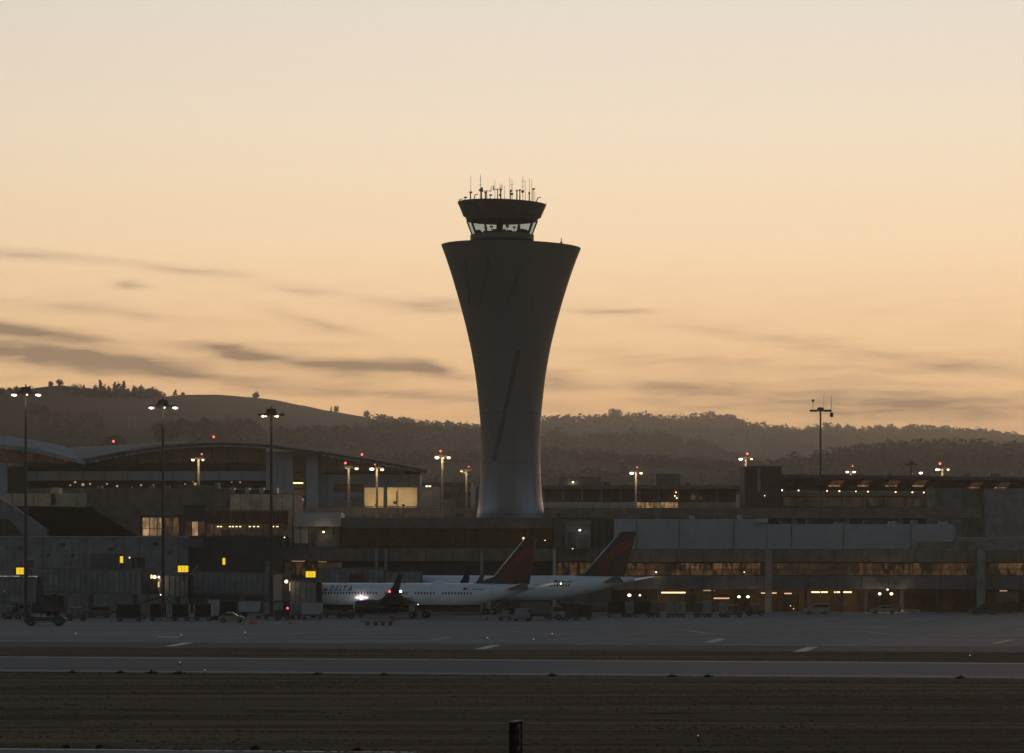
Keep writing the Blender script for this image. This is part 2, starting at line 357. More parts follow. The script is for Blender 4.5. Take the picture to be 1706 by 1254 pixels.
# ------------------------------------------------------------------ hills
def interp(pts, x):
    if x <= pts[0][0]: return pts[0][1]
    for (a, b), (c, d) in zip(pts, pts[1:]):
        if x <= c: t = (x-a)/(c-a); t = t*t*(3-2*t)*.35 + t*.65; return b + (d-b)*t
    return pts[-1][1]
from mathutils import noise as mn
far_pts = [(-1400,700),(-700,672),(-200,664),(0,655),(45,651),(75,643),(100,641),(125,644),(150,654),(180,658),(240,657),(270,660),(300,657),(360,656.5),(420,661),(455,665),(500,674),
           (550,684),(605,693),(640,703),(700,712),(800,717),(905,706),(950,703),(1000,700),(1050,698),(1100,701),(1170,698),(1200,701),(1240,710),(1300,720),(1340,724),
           (1370,721),(1420,722),(1500,721),(1560,722),(1600,723),(1640,728),(1706,735),(2100,742),(3200,760)]
mid_pts = [(-1400,800),(0,790),(150,762),(240,722),(300,712),(420,711),(470,722),(500,725),(560,721),(600,719),(660,715),(720,722),(800,728),(900,727),(1000,724),
           (1060,723),(1110,730),(1160,742),(1210,766),(1300,785),(1706,800),(3200,820)]
low_pts = [(-1400,780),(300,790),(700,770),(900,760),(1250,785),(1340,772),(1450,752),(1560,746),(1650,750),(1800,744),(2400,760),(3200,790)]
def DF(px): t = min(1, max(0, (px+100)/1150)); return 2200 + 3900*t*t*(3-2*t)      # the far ridge runs away from us to the right
def DV(D, px): return DF(px) if D == 5400 else (.70*DF(px) if D == 3700 else D)
def WV(W, Dc): return {1700: .32, 900: .26, 700: .24}[W]*Dc
def hill(name, pts, D_, W, back, amp, seed):
    nx, ny = 420, 26; v = []; f = []
    for j in range(ny+1):
        t = j/ny
        for i in range(nx+1):
            px = -1400 + 4600*i/nx; Dc = DV(D_, px); W_ = WV(W, Dc); back_ = back*Dc/D_; y = Dc - W_ + (W_+back_)*t; x = X(px, Dc); zc = Z(interp(pts, px), Dc)
            u = (y-(Dc-W_))/W_
            s = (math.sin(min(1, u)*math.pi/2)**1.5*y/Dc if u > 0 else 0) if u <= 1 else max(0, 1-((y-Dc)/back_)**1.5*.7)
            e = mn.fractal(Vector((x*.004, y*.004, seed)), 1, 2, 5)*amp*Dc/D_*min(1, max(0, .85-u)*2.5)
            v.append((x, y, max(-1 + zc*0, zc*s + e*s) if s > 0 else -.5))
    for j in range(ny):
        for i in range(nx): a = j*(nx+1)+i; f.append((a, a+1, a+nx+2, a+nx+1))
    me = bpy.data.meshes.new(name); me.from_pydata(v, [], f); me.materials.append(M['hill']); me.polygons.foreach_set('use_smooth', [True]*len(f))
    o = bpy.data.objects.new(name, me); COL.objects.link(o); o['kind'] = 'structure'
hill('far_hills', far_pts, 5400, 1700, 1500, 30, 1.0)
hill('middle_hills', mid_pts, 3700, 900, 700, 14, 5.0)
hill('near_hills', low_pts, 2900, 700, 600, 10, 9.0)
def hz(pts, Dc, W, px, y):
    Dc = DV(Dc, px); W = WV(W, Dc); zc = Z(interp(pts, px), Dc); u = (y-(Dc-W))/W
    return zc*(math.sin(min(1, max(0, u))*math.pi/2)**1.5)*y/Dc
# crowns of leaf clumps
def crown_mesh(seed, w, h, n, flat=0.0, leafs=1.3, spiky=False):
    r = random.Random(seed); v = []; f = []
    lobes = [(r.uniform(-.26,.26)*w, r.uniform(-.26,.26)*w, h*(.3+.42*r.random()*(1-flat))+h*flat*.42, r.uniform(.16,.30)*w) for _ in range(8)]
    if spiky: lobes = [(r.uniform(-.08,.08)*w, r.uniform(-.08,.08)*w, h*(.2+.8*k/7), (.5-.42*k/7)*w) for k in range(8)]
    for _ in range(n):
        lx, ly, lz, lr = r.choice(lobes); a = Vector((r.gauss(0,1), r.gauss(0,1), r.gauss(0,.8))).normalized()*lr*r.uniform(.5,1.08)
        if a.z + lz > h*1.02: a.z = h - lz
        p = Vector((lx, ly, lz)) + a; s = leafs*r.uniform(.5, 1.2); b = len(v)
        for k in range(3): q = p + Vector((r.uniform(-s,s), r.uniform(-s,s), r.uniform(-s,s)*.7)); v.append(tuple(q))
        f.append((b, b+1, b+2))
    me = bpy.data.meshes.new('crown'); me.from_pydata(v, [], f); me.materials.append(M['leaf']); return me
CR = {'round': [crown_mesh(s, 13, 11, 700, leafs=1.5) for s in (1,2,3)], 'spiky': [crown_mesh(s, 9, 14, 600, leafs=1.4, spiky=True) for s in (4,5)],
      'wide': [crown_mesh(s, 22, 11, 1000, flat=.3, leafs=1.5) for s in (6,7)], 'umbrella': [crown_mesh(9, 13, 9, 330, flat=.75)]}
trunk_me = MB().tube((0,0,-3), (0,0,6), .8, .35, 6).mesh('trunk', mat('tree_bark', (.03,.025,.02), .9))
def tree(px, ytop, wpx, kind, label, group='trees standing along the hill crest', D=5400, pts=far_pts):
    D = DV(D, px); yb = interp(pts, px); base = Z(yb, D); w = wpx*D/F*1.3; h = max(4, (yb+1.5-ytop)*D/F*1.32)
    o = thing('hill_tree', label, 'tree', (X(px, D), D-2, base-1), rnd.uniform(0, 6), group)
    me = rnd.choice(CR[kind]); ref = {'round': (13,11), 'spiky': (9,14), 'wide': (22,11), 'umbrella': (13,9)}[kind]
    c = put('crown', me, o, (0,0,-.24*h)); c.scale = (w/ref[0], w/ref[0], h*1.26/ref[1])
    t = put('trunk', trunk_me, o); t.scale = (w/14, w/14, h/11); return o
ROWL = 'dark tree in the ragged row along the bare crest at the left'
for px, yt, w in [(5,648,12),(16,651,9),(29,649,12),(45,650,10)]: tree(px, yt, w, 'round', 'dark rounded tree on the crest at the far left edge, behind the tallest floodlights')
tree(85,636.5,8,'round','small squat tree beside a taller one on the very top of the left hill')
tree(100,633.5,10,'round','taller of the two trees on the very top of the left hill')
tree(140,643.5,5,'spiky','slim pointed tree starting the row right of the bald hilltop')
for px, yt, w, k in [(147,648,8,'round'),(154,648,10,'round'),(161,644,8,'round'),(168,640,9,'spiky'),(174,643,9,'round'),(184,646,9,'round'),(191,643,8,'spiky'),
                  (198,642,10,'round'),(206,642,10,'spiky'),(213,649,8,'round'),(224,646,9,'round'),(232,645,12,'round'),(245,649,11,'round'),(254,648,10,'round'),(263,650,10,'round')]:
    tree(px, yt, w, k, ROWL)
tree(292,652,7,'spiky','small lone cone tree just right of the ragged row'); tree(305,654.5,6,'round','low round bush tree right of the small cone tree on the left hill')
tree(427,654,11,'round','single round tree alone on the long bare slope left of the tower')
tree(552,680,3.5,'spiky','thin small tree, left of a pair halfway down the bare slope'); tree(561,678.5,7,'round','right tree of the pair halfway down the bare slope')
tree(611,686.5,9,'round','dark round tree where the bare slope meets the wooded crest')
ROWM = 'tree in the continuous wooded crest just left of the tower'
for px in range(634, 800, 9): tree(px+rnd.uniform(-2,2), interp(far_pts,px)-rnd.uniform(4,9), rnd.uniform(8,13), rnd.choice(['round','round','wide']), ROWM)
ROWR = 'tree in the low wooded crest just right of the tower'
for px in range(908, 1005, 10): tree(px+rnd.uniform(-2,2), interp(far_pts,px)-rnd.uniform(2,6), rnd.uniform(8,13), 'round', ROWR)
tree(1010,692,14,'round','left lump of the broad clump of trees right of the tower'); tree(1022,687,24,'wide','broad spreading tree on the crest right of the tower')
tree(1062,694.5,10,'round','low tree right of the broad spreading tree'); tree(1117,697.5,9,'round','lone low tree on the smooth crest between the tower and the thin lookout tree')
ROWS = 'small bush-like tree dotted along the crest right of the tower'
for px in (1035,1048,1078,1090,1103,1130,1143): tree(px, interp(far_pts,px)-rnd.uniform(1.5,3), rnd.uniform(6,10), 'round', ROWS)
tree(1201,695,16,'wide','left half of the dark clump on the crest above the dark square tower block'); tree(1214,694.5,16,'wide','middle of the dark clump on the crest above the dark square tower block'); tree(1224,697,8,'spiky','right end of the dark clump above the dark square tower block')
for px, yt, w in ((1240,706,8),(1262,710.5,9),(1280,714.5,9),(1320,715,14),(1333,715.5,9)): tree(px, yt, w, 'round', 'low tree on the falling crest left of the tall unlit mast')
tree(1347,713,12,'round','leftmost tree of the tall clump around the unlit mast'); tree(1360,709,14,'round','tree directly left of the unlit mast on the crest'); tree(1379,708,14,'round','tree directly right of the unlit mast on the crest')
tree(1396,710,14,'round','rightmost full tree of the clump beside the unlit mast'); tree(1412,712,9,'spiky','thin topped tree just right of the mast clump'); tree(1421,714,9,'round','low tree at the right end of the mast clump')
tree(1465,711.5,11,'umbrella','umbrella-shaped tree on the right part of the crest, left of a second one'); tree(1482,713,11,'round','rounded tree between the two umbrella-shaped trees'); tree(1521,711,11,'umbrella','umbrella-shaped tree on the right part of the crest, right of the other')
for px in range(1436, 1710, 13):
    tree(px+rnd.uniform(-3,3), interp(far_pts,px)-rnd.uniform(3,8), rnd.uniform(9,14), 'round', 'rounded tree in the even wooded crest at the right')
# thin lookout tree with a pole-like trunk
o = thing('lookout_tree', 'thin tall tree with a tiny top standing clear of the crest right of the tower', 'tree', (X(1160,DF(1160)), DF(1160)-2, Z(699,DF(1160))))
MB().tube((0,0,-2),(0,0,9),.5,.35,6).tube((-2,0,-2),(-1.2,0,5),.3,.2,5).part('trunk', M['dark'], o); c = put('crown', CR['round'][0], o, (0,0,7)); c.scale = (.5,.5,.6)
# woods on the slopes: one mass each
def woods(name, pts, D_, W, n, u0, u1, seed, label, hh=9, pxr=(-250, 1950), dens=None):
    r = random.Random(seed); v = []; f = []; k = 0
    while k < n:
        px = r.uniform(*pxr); u = r.uniform(u0, u1); Dc = DV(D_, px); W_ = WV(W, Dc); y = Dc - W_ + W_*u; x = X(px, Dc)
        d = mn.noise(Vector((x*.0035, y*.006, seed)))
        if dens and not dens(px, u, d): k += .34; continue
        k += 1; z = hz(pts, D_, W, px, y) - 1; h = hh*Dc/D_*r.uniform(.6, 1.3); w = h*r.uniform(.45, .8)
        for q in range(14):
            a = Vector((r.gauss(0,1), r.gauss(0,1), r.gauss(0,1))).normalized(); p = Vector((x, y, z+h*.55)) + Vector((a.x*w*.6, a.y*w*.6, a.z*h*.42)); s = w*.55; b = len(v)
            for _ in range(3): v.append((p.x+r.uniform(-s,s), p.y+r.uniform(-s,s), p.z+r.uniform(-s,s)*.7))
            f.append((b, b+1, b+2))
    me = bpy.data.meshes.new(name); me.from_pydata(v, [], f); me.materials.append(M['leaf'])
    o = bpy.data.objects.new(name, me); COL.objects.link(o); o['kind'] = 'stuff'; o['label'] = label; o['category'] = 'woods'
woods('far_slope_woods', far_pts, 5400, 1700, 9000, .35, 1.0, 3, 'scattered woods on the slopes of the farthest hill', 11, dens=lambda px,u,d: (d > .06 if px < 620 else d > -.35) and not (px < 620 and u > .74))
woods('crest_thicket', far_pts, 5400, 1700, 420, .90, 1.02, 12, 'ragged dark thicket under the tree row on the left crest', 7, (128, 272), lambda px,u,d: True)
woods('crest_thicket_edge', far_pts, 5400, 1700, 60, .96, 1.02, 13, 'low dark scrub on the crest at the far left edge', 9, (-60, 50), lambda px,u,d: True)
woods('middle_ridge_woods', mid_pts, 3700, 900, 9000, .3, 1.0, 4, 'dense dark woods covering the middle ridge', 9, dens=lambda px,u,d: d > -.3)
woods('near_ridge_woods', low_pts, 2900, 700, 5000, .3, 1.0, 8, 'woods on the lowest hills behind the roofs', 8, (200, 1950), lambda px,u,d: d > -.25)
# a few lit houses on the hill
def hill_house(px, py, D, label, g=None):
    o = thing('hill_house', label, 'house', (X(px,D), D, Z(py+1.5,D)), 0, g); s = D/F*.32
    MB().box(-2*s,2*s,0,6,-5,1.6*s).part('wall', M['dark'], o); MB().prism([(-2.3*s,1.6*s),(2.3*s,1.6*s),(0,2.6*s)],-.5,8.5).part('roof', M['brown'], o)
    MB().box(-.7*s,.7*s,-.3,-.02,.3*s,1.4*s).part('window', M['hillwin'], o)
M['hillwin'] = emit('far_house_window', (1,.86,.62), .9)
hill_house(213,695.5,2150,'lit house on the left hillside, left of two side by side','lit houses on the hillside'); hill_house(224,695.5,2150,'lit house on the left hillside, right of two side by side','lit houses on the hillside')
hill_house(419,693.5,2700,'lit house on the hillside just left of the third floodlight mast','lit houses on the hillside'); hill_house(1156,711,4950,'lit house right under the thin lookout tree','lit houses on the hillside')
hill_house(1219,711,4950,'dim house on the right hillside below the dark crest clump','lit houses on the hillside')

# ------------------------------------------------------------------ haze
hm = bpy.data.materials.new('haze'); hm.use_nodes = True; t = hm.node_tree; t.nodes.remove(t.nodes['Principled BSDF'])
pv = t.nodes.new('ShaderNodeVolumePrincipled'); pv.inputs['Color'].default_value = (.90,.87,.80,1); pv.inputs['Density'].default_value = 0.92e-4; pv.inputs['Anisotropy'].default_value = .62
t.links.new(pv.outputs[0], t.nodes['Material Output'].inputs['Volume'])
hb = MB().box(-4600, 4600, -300, 8700, -2.5, 345).part('haze', hm); hb['kind'] = 'stuff'; hb['label'] = 'thin pale evening haze over the whole airfield'; hb['category'] = 'haze'

# ------------------------------------------------------------------ control tower
TD = 640.0; TS = TD/F
prof = [(1010,62),(880,57.6),(862,56.3),(840,53.8),(800,50.3),(750,49.4),(700,50.4),(650,55.4),(620,59.2),(580,66.2),(540,75.6),(500,86.6),(460,98.6),(430,109),(411,116.4)]
T = thing('control_tower', 'tall dark flared control tower rising alone above the terminal roofs', 'tower', (X(850.5,TD), TD, 0)); TL = WL[T.name]
def tz(py): return Z(py, TD)
def trad(py):
    for (a, b), (c, d) in zip(prof, prof[1:]):
        if a >= py >= c: return b + (d-b)*(a-py)/(a-c)
    return prof[-1][1]
def smoothprof(n=60):
    out = []
    for k in range(n+1):
        py = 1010 - (1010-411)*k/n
        out.append((py, (trad(min(1010,py+7))+trad(py)+trad(max(411,py-7)))/3 if 434 < py < 1000 else trad(py)))
    return out
rings = []
for py, r in smoothprof():
    z = max(tz(py), 0); R_ = r*TS; k = max(0, (700-py)/289)**2; off = 1.0*TS*k
    rings.append([(off + R_*math.cos(a*math.tau/96), R_*math.sin(a*math.tau/96), z - .026*k*R_*math.cos(a*math.tau/96)) for a in range(96)])
M['tower'] = mat('tower_cladding', (.150,.145,.138), .65, metal=0, spec=.2, scale=.08, nz=.10, var=0, stretch=(1,1,.4))
MB().loft(rings, cap=False).part('shaft', M['tower'], T, smooth=True)
top = rings[-1]; zr = tz(411)
MB().loft([[(x*.995, y*.995, z+.02) for x, y, z in top], [(x*.93, y*.93, z-1.1) for x, y, z in top], [(x*.05, y*.05, zr-1.1) for x, y, z in top]], cap=False).part('rim_deck', M['tower'], T, smooth=False)
# joints of the cladding: rings and vertical reveals on the lower shaft
M['joint'] = mat('cladding_joint', (.10,.095,.09), .8)
def surf(px, py, off=.04):
    r = trad(py)*TS; dx = (px-850.5)*TS; dx = max(-r*.98, min(r*.98, dx)); return Vector((dx, -math.sqrt(r*r-dx*dx)-off, tz(py)))
for py in (857, 772, 690):
    r = trad(py)*TS + .03; MB().loft([[(r*math.cos(a*math.tau/64), r*math.sin(a*math.tau/64), tz(py)-.11) for a in range(64)], [(r*math.cos(a*math.tau/64), r*math.sin(a*math.tau/64), tz(py)+.11) for a in range(64)]], cap=False).part('ring_joint', M['joint'], T, smooth=True)
def band_strip(name, pts, wpx, m, off=.05):
    v = []; f = []
    for i, (px, py) in enumerate(pts):
        for s in (-1, 1): v.append(tuple(surf(px+s*wpx/2, py, off)))
        if i: b = 2*i; f.append((b-2, b-1, b+1, b))
    n = len(v); v += [tuple(Vector(p)*1 + Vector((0, .3, 0))) for p in v]
    f += [tuple(n+q for q in reversed(x)) for x in list(f)]
    k = len(pts)
    for i in range(k-1):
        for s in (0, 1): a = 2*i+s; f.append((a, a+2, a+2+n, a+n))
    mb = MB(); mb.v = v; mb.f = f; o = mb.part(name, m, T); outward(o.data); return o
M['slot'] = mat('dark_slot', (.075,.068,.06), .9); M['slot2'] = mat('faint_slot', (.125,.115,.10), .9)
def curve3(a, b, c, n=14): return [((1-t)**2*a[0]+2*t*(1-t)*b[0]+t*t*c[0], (1-t)**2*a[1]+2*t*(1-t)*b[1]+t*t*c[1]) for t in [i/n for i in range(n+1)]]
band_strip('long_slot', curve3((863,588),(846,672),(823,769)), 8, M['slot'])
for a, b, c in (((815,440),(808,480),(799,516)), ((868,450),(858,485),(842,517)), ((905,440),(897,480),(884,516)), ((934,446),(925,484),(910,518)), ((776,438),(781,475),(784,512))):
    band_strip('short_slot', curve3(a, b, c, 6), 4.5, M['slot2'], .04)
for px in (806, 818, 829, 857, 880, 893):
    band_strip('vertical_joint', [(850.5+(px-850.5)*trad(p)/56, p) for p in range(700, 861, 16)], .7, M['joint'], .02)
# deck stub
MB().tube((X(934,TD)-TL.x, -9.0, zr-.6), (X(934,TD)-TL.x, -9.0, zr+.75), .07).box(X(934,TD)-TL.x-.2, X(934,TD)-TL.x+.2, -9.2, -8.8, zr-.4, zr+.1).part('deck_vent', M['dark'], T)
# cab, its own axis a little left of the shaft
CXm = X(836.5, TD) - TL.x
def ring(rpx, py, n=12, tilt=0.0, ph=0.0, dz=0.0):
    r = rpx*TS; return [(CXm + r*math.cos((a+ph)*math.tau/n), r*math.sin((a+ph)*math.tau/n), tz(py)+dz + tilt*r*math.cos((a+ph)*math.tau/n)) for a in range(n)]
MB().loft([ring(53,400,48), ring(53,391.5,48), ring(50,391,48)]).part('cab_base', M['tower'], T)
MB().loft([ring(74,339,48,-.034), ring(64.8,361,48,-.02), ring(61.5,361.6,48,-.015), ring(58.8,368,48), ring(57,368.4,48)][::-1]+[ring(72,338.6,48,-.034), ring(71,340,48,-.034), ring(10,339.5,48)], cap=True).part('cab_roof', mat('cab_roof_fascia', (.10,.098,.095), .6), T)
gl = bpy.data.materials.new('cab_glass'); gl.use_nodes = True; t = gl.node_tree; n = t.nodes; b = n['Principled BSDF']
b.inputs['Base Color'].default_value = (.02,.03,.03,1); b.inputs['Roughness'].default_value = .05
tr = n.new('ShaderNodeBsdfTransparent'); tr.inputs[0].default_value = (.80,.87,.90,1); mx = n.new('ShaderNodeMixShader'); mx.inputs[0].default_value = .08
t.links.new(tr.outputs[0], mx.inputs[1]); t.links.new(b.outputs[0], mx.inputs[2]); t.links.new(mx.outputs[0], n['Material Output'].inputs[0])
lo, hi = ring(50,391), ring(58.6,368)
for i in range(12):
    j = (i+1) % 12
    mb = MB(); mb.v = [lo[i], lo[j], hi[j], hi[i]]; mb.f = [(0,1,2,3)]; g = mb.part('cab_window', gl, T)
    so = g.modifiers.new('thick', 'SOLIDIFY'); so.thickness = .04
    MB().tube(lo[i], hi[i], .13, .16, 6).part('cab_mullion', M['dark'], T)
c0 = [(CXm, 0, tz(391))]
cons = MB()
rr = random.Random(5)
for k in range(30):
    a = k*math.tau/30; r = 4.6; x = CXm+r*math.cos(a); y = r*math.sin(a); cons.box(x-.45, x+.45, y-.4, y+.4, tz(391.6), tz(391.6)+rr.choice((.3,.5,.7,.4,.9)))
cons.part('console_desk', M['dark'], T)
MB().box(CXm-1.1, CXm+.1, -1, 1, tz(391.6), tz(368)).box(CXm+.2, CXm+.7, -.8, .4, tz(391.6), tz(382)).part('stair_core', M['dark'], T)
for k, (dx, y) in enumerate(((-2.0,-2.2),(1.0,-2.4),(2.3,-1.2),(3.2,1.4),(-3.1,.6))):
    mb = MB(); z0 = tz(391.6); x = CXm+dx
    mb.box(x-.3, x+.3, y-.05, y+.05, z0+1.25, z0+1.55+.2*(k%2)).tube((x, y, z0+.4), (x, y, z0+1.6), .06); mb.part('hanging_monitor', M['dark'], T)
# antennas on the cab roof: photo column, top row, kind
def ant(px, yt, kind, y=0.0, yb=338):
    x = X(px, TD)-TL.x; z0 = tz(339.5)-.1; z1 = tz(yt); mb = MB()
    if kind == 'whip': mb.tube((x,y,z0),(x,y,z1),.055,.03,6)
    if kind == 'dipole':
        mb.tube((x,y,z0),(x,y,z1),.065,.04,6)
        for q in (.45,.62,.8): mb.tube((x-.28,y,z0+(z1-z0)*q),(x+.28,y,z0+(z1-z0)*q),.03)
        mb.box(x-.3,x+.22,y-.2,y+.2,z0+(z1-z0)*.38,z0+(z1-z0)*.46)
    if kind == 'post': mb.tube((x,y,z0),(x,y,z1),.13,.10,8).box(x-.2,x+.2,y-.15,y+.15,z1-.2,z1+.1)
    if kind == 'cross': mb.tube((x,y,z0),(x,y,z1),.1,.08,6).tube((x-.9,y,z1-.1),(x+.9,y,z1-.1),.07).tube((x+.85,y,z1-.2),(x+.85,y,z1+.8),.06).tube((x-.8,y,z1-.3),(x-.8,y,z1+.55),.1)
    if kind == 'dish': mb.tube((x,y,z0),(x,y,z1),.07,.07,6).ball((x+.1,y,z1+.05),.27,8,4,(1.2,.5,.7))
    if kind == 'hook': mb.tube((x,y,z0),(x+.35,y,z1),.1,.1,6).tube((x+.35,y,z1),(x+.95,y,z1+.12),.1,.05,6)
    mb.part('roof_antenna', M['steel_dark'], T)
M['steel_dark'] = mat('dull_steel', (.16,.15,.13), .6)
for a in [(785,298,'whip',-5.5),(784,326,'dish',-5.5),(789,329,'hook',-5),(801,296,'dipole',-5.2),(802.5,318,'post',-5.2),(809,326,'post',-6),(811,321,'cross',-4),(824.6,303,'whip',-3),(833.5,308,'dipole',-2),
          (829,316,'cross',-2),(834.5,322,'post',-7),(840.5,315,'whip',-6),(849.5,296,'whip',-2),(853,299,'dipole',0),(850.5,325,'dish',-7),(861,324,'post',-7),(866,318,'post',-2),(871,296,'dipole',-3),
          (875,303,'whip',-3),(882,298,'whip',-1),(881.5,327,'post',-6),(886,301,'whip',-1.5),(888,316,'dish',-1),(891,320,'whip',-2),(893,333,'hook',-4),(775,332,'dish',-3),(763,332,'hook',0),(910,336,'whip',0),(817,331,'dish',-6)]:
    ant(*a)
# floodlights at the foot of the tower, on the podium roof
def flood(x, y, z, aim, power, col, label):
    o = thing('floodlight', label, 'floodlight', (x, y, z), 0, 'floodlights round the foot of the control tower')
    MB().box(-.3,.3,-.2,.2,0,.15).tube((0,0,.1),(0,0,.5),.05).part('bracket', M['dark'], o); MB().box(-.3,.3,-.25,.25,.5,.8).part('lamp_head', M['dark'], o)
    bulb(o, (0,0,.95), power, col, .3, 'SPOT', aim, R(75 if power > 6000 else 150)); return o
podium_z = Z(862, TD-10)
flood(TL.x+9.4, TD+2.2, podium_z, (-2.6,-1.0,9), 4200, (1,.66,.36), 'floodlight at the right of the tower foot')
flood(TL.x+8.8, TD+3, podium_z, (-2.0,-1.0,18), 9000, (1,.70,.42), 'floodlight behind the right of the tower foot')
flood(TL.x-9.2, TD+1.8, podium_z, (1.6,-1,3), 700, (1,.70,.42), 'floodlight at the left of the tower foot')
flood(TL.x-10, TD-8, podium_z, (2,2.2,4.5), 760, (.50,.68,1), 'cool floodlight in front of the tower foot at the left')
flood(TL.x+9, TD-10, podium_z, (-2,2.2,4.5), 850, (.50,.68,1), 'cool floodlight in front of the tower foot at the right')

# ------------------------------------------------------------------ international terminal with the wave roof (left, far)
D = 790
T = thing('wave_roof_terminal', 'long terminal hall under a wave-shaped roof at the left', 'building', (X(300,D), D, 0))
def sheetroof(T, name, front, back, Df, Db, th, xs, m):
    for a, b in zip(xs, xs[1:]):
        P = []
        for px in (a+.25, b-.25):
            f = interp(front, px); k = interp(back, px); P.append((px, f, k))
        v = []
        for px, f, k in P: v += [Vector((X(px,Df), Df, Z(f,Df))), Vector((X(px,Df), Db, Z(k,Db)))]
        q = [v[0], v[2], v[3], v[1]]; lower = [p - Vector((0,0,th)) for p in q]
        mb = MB(); mb.loft([[tuple(p-WL[T.name]) for p in lower], [tuple(p-WL[T.name]) for p in q]]); o = mb.part(name, m, T); outward(o.data)
fr2 = [(138,766),(160,762),(200,753),(260,744),(310,738.5),(370,736.5),(440,739.5),(520,750),(600,762),(660,772),(712,783)]
bk2 = [(92,748),(140,745),(200,741),(260,737),(330,734.5),(370,734.5),(440,738),(520,749),(600,761),(712,782)]
sheetroof(T, 'roof_panel', fr2, bk2, 780, 812, .75, [138]+[150+28*k for k in range(20)]+[712], M['roofmetal'])
# the rising sheet seen left of the valley
for k in range(6):
    t0, t1 = k/6+.01, (k+1)/6-.01
    def L_(t): return Vector((X(90,812)+(X(240,812)-X(90,812))*0, 0, 0))
    a0 = (92+ (138-92)*t0, 748+(766-748)*t0); a1 = (92+(138-92)*t1, 748+(766-748)*t1)
    b0 = (330-(330-200)*t0*1.0, 734.5+(753-734.5)*t0); b1 = (330-(330-200)*t1, 734.5+(753-734.5)*t1)
    d0, d1 = 812-32*t0, 812-32*t1
    q = [Vector((X(a0[0],d0), d0, Z(a0[1],d0))), Vector((X(b0[0],d0), d0, Z(b0[1],d0))), Vector((X(b1[0],d1), d1, Z(b1[1],d1))), Vector((X(a1[0],d1), d1, Z(a1[1],d1)))]
    q = [p + Vector((0,0,.15)) for p in q]
    mb = MB().loft([[tuple(p-Vector((0,0,.3))-WL[T.name]) for p in q], [tuple(p-WL[T.name]) for p in q]]); o = mb.part('roof_batten_sheet', M['darkgrey'], T); outward(o.data)
fr1 = [(-60,733),(-20,737),(0,740),(45,744),(90,755),(140,768)]; bk1 = [(-60,722),(-20,725),(0,728),(45,735),(90,746),(140,766)]
sheetroof(T, 'roof_panel', fr1, bk1, 778, 805, .8, [-60,-30,0,30,60,90,118,141], mat('pale_roof_metal', (.30,.33,.37), .8, metal=0, spec=.1))
def glasswall(T, front, x0, x1, step, py1, D, m):
    px = x0
    while px < x1-2:
        nx = min(px+step, x1); v = []
        for p in (px+.5, nx-.5): zt = Z(interp(front, p)+7, D); v.append((X(p,D), zt))
        z0 = Z(py1, D); tl = WL[T.name]
        mb = MB().prism([(v[0][0]-tl.x, z0), (v[1][0]-tl.x, z0), (v[1][0]-tl.x, max(z0+.1, v[1][1])), (v[0][0]-tl.x, max(z0+.1, v[0][1]))], D-tl.y, D-tl.y+.1)
        mb.part('curtain_wall_pane', m[int(px) % len(m)], T); zt = Z(interp(front, nx)+6, D)
        MB().box(X(nx,D)-.12-tl.x, X(nx,D)+.12-tl.x, D-.35-tl.y, D+.15-tl.y, z0, max(z0+.2, zt)).part('mullion', M['steel'], T)
        px = nx
M['hallglass'] = emit('hall_glass_faint', (1,.72,.42), .006, .8)
M['hallglass2'] = emit('hall_glass_faint_warm', (1,.62,.30), .014, .8)
glasswall(T, fr1, -60, 138, 24, 771, 792, [M['hallglass2']])
glasswall(T, fr2, 140, 443, 18, 771, 792, [M['hallglass']]); glasswall(T, fr2, 530, 706, 18, 786, 792, [M['hallglass']])
wbox(T, 'lower_storey', M['dark'], 45, 443, 771, 785, 791, 20); wbox(T, 'lower_storey', M['dark'], 530, 700, 785, 790, 793, 20)
wbox(T, 'parapet_wall', M['bluegrey'], 45, 443, 785, 800, 788, 3); wbox(T, 'lower_wall', M['grey'], 45, 443, 813, None, 788, 3.1)
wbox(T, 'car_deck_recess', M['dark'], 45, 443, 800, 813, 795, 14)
wbox(T, 'end_column', M['bluegrey'], -40, 12, 771, None, 786, 5); wbox(T, 'dark_stair_block', M['dark'], 12.5, 44.5, 777, None, 787, 8)
wbox(T, 'stair_block', M['bluegrey'], 443, 488, 752, None, 785, 22); wbox(T, 'stair_block', M['bluegrey'], 510, 530, 750, None, 785, 22)
wbox(T, 'stair_block', M['bluegrey'], 488, 510, 748, 757.5, 785, 22)
wbox(T, 'stair_recess_wall', M['dark'], 488, 510, 757.5, None, 787, 18)
panels(T, 'stair_window', M['glass'], 488.5, 509.5, 758, 842, 786.5, 1, 6, .25)
for py in (804.5, 832): wbox(T, 'stair_light', M['tube'], 488.5, 505, py-1.1, py+1.1, 785.8, .2)
wbox(T, 'east_wall', M['bluegrey'], 530, 700, 790, None, 790, 14)
panels(T, 'window_pane', M['glass'], 556, 606, 805, 820, 789.8, 5, 1, .2); panels(T, 'wall_panel', M['grey'], 556, 606, 826, 843, 789.8, 3, 1, .2)
for px in range(60, 440, 38): wbox(T, 'wall_joint_fin', M['grey'], px, px+1.2, 786, 799.5, 787.6, .4)
for px, py, s in [(50.5,806,1),(117,808,1),(125,803,1.4),(138,807,1.8),(150,806,1.2),(164,811,.8),(178,806,1),(195,809.5,1.4),(235,808,1.2),(255,808,1),(308,806,.8),(325,806,1.8),(321,802,.7),(386,803,.7),(400,803,1),(362,810,1)]:
    wbox(T, 'deck_light', M['deckl'] if 'deckl' in M else M.setdefault('deckl', emit('deck_lamp', (1,.55,.28), .5)), px-s*1.1, px+s*1.1, py-s*1.1, py+s*1.1, 794.4, .3)
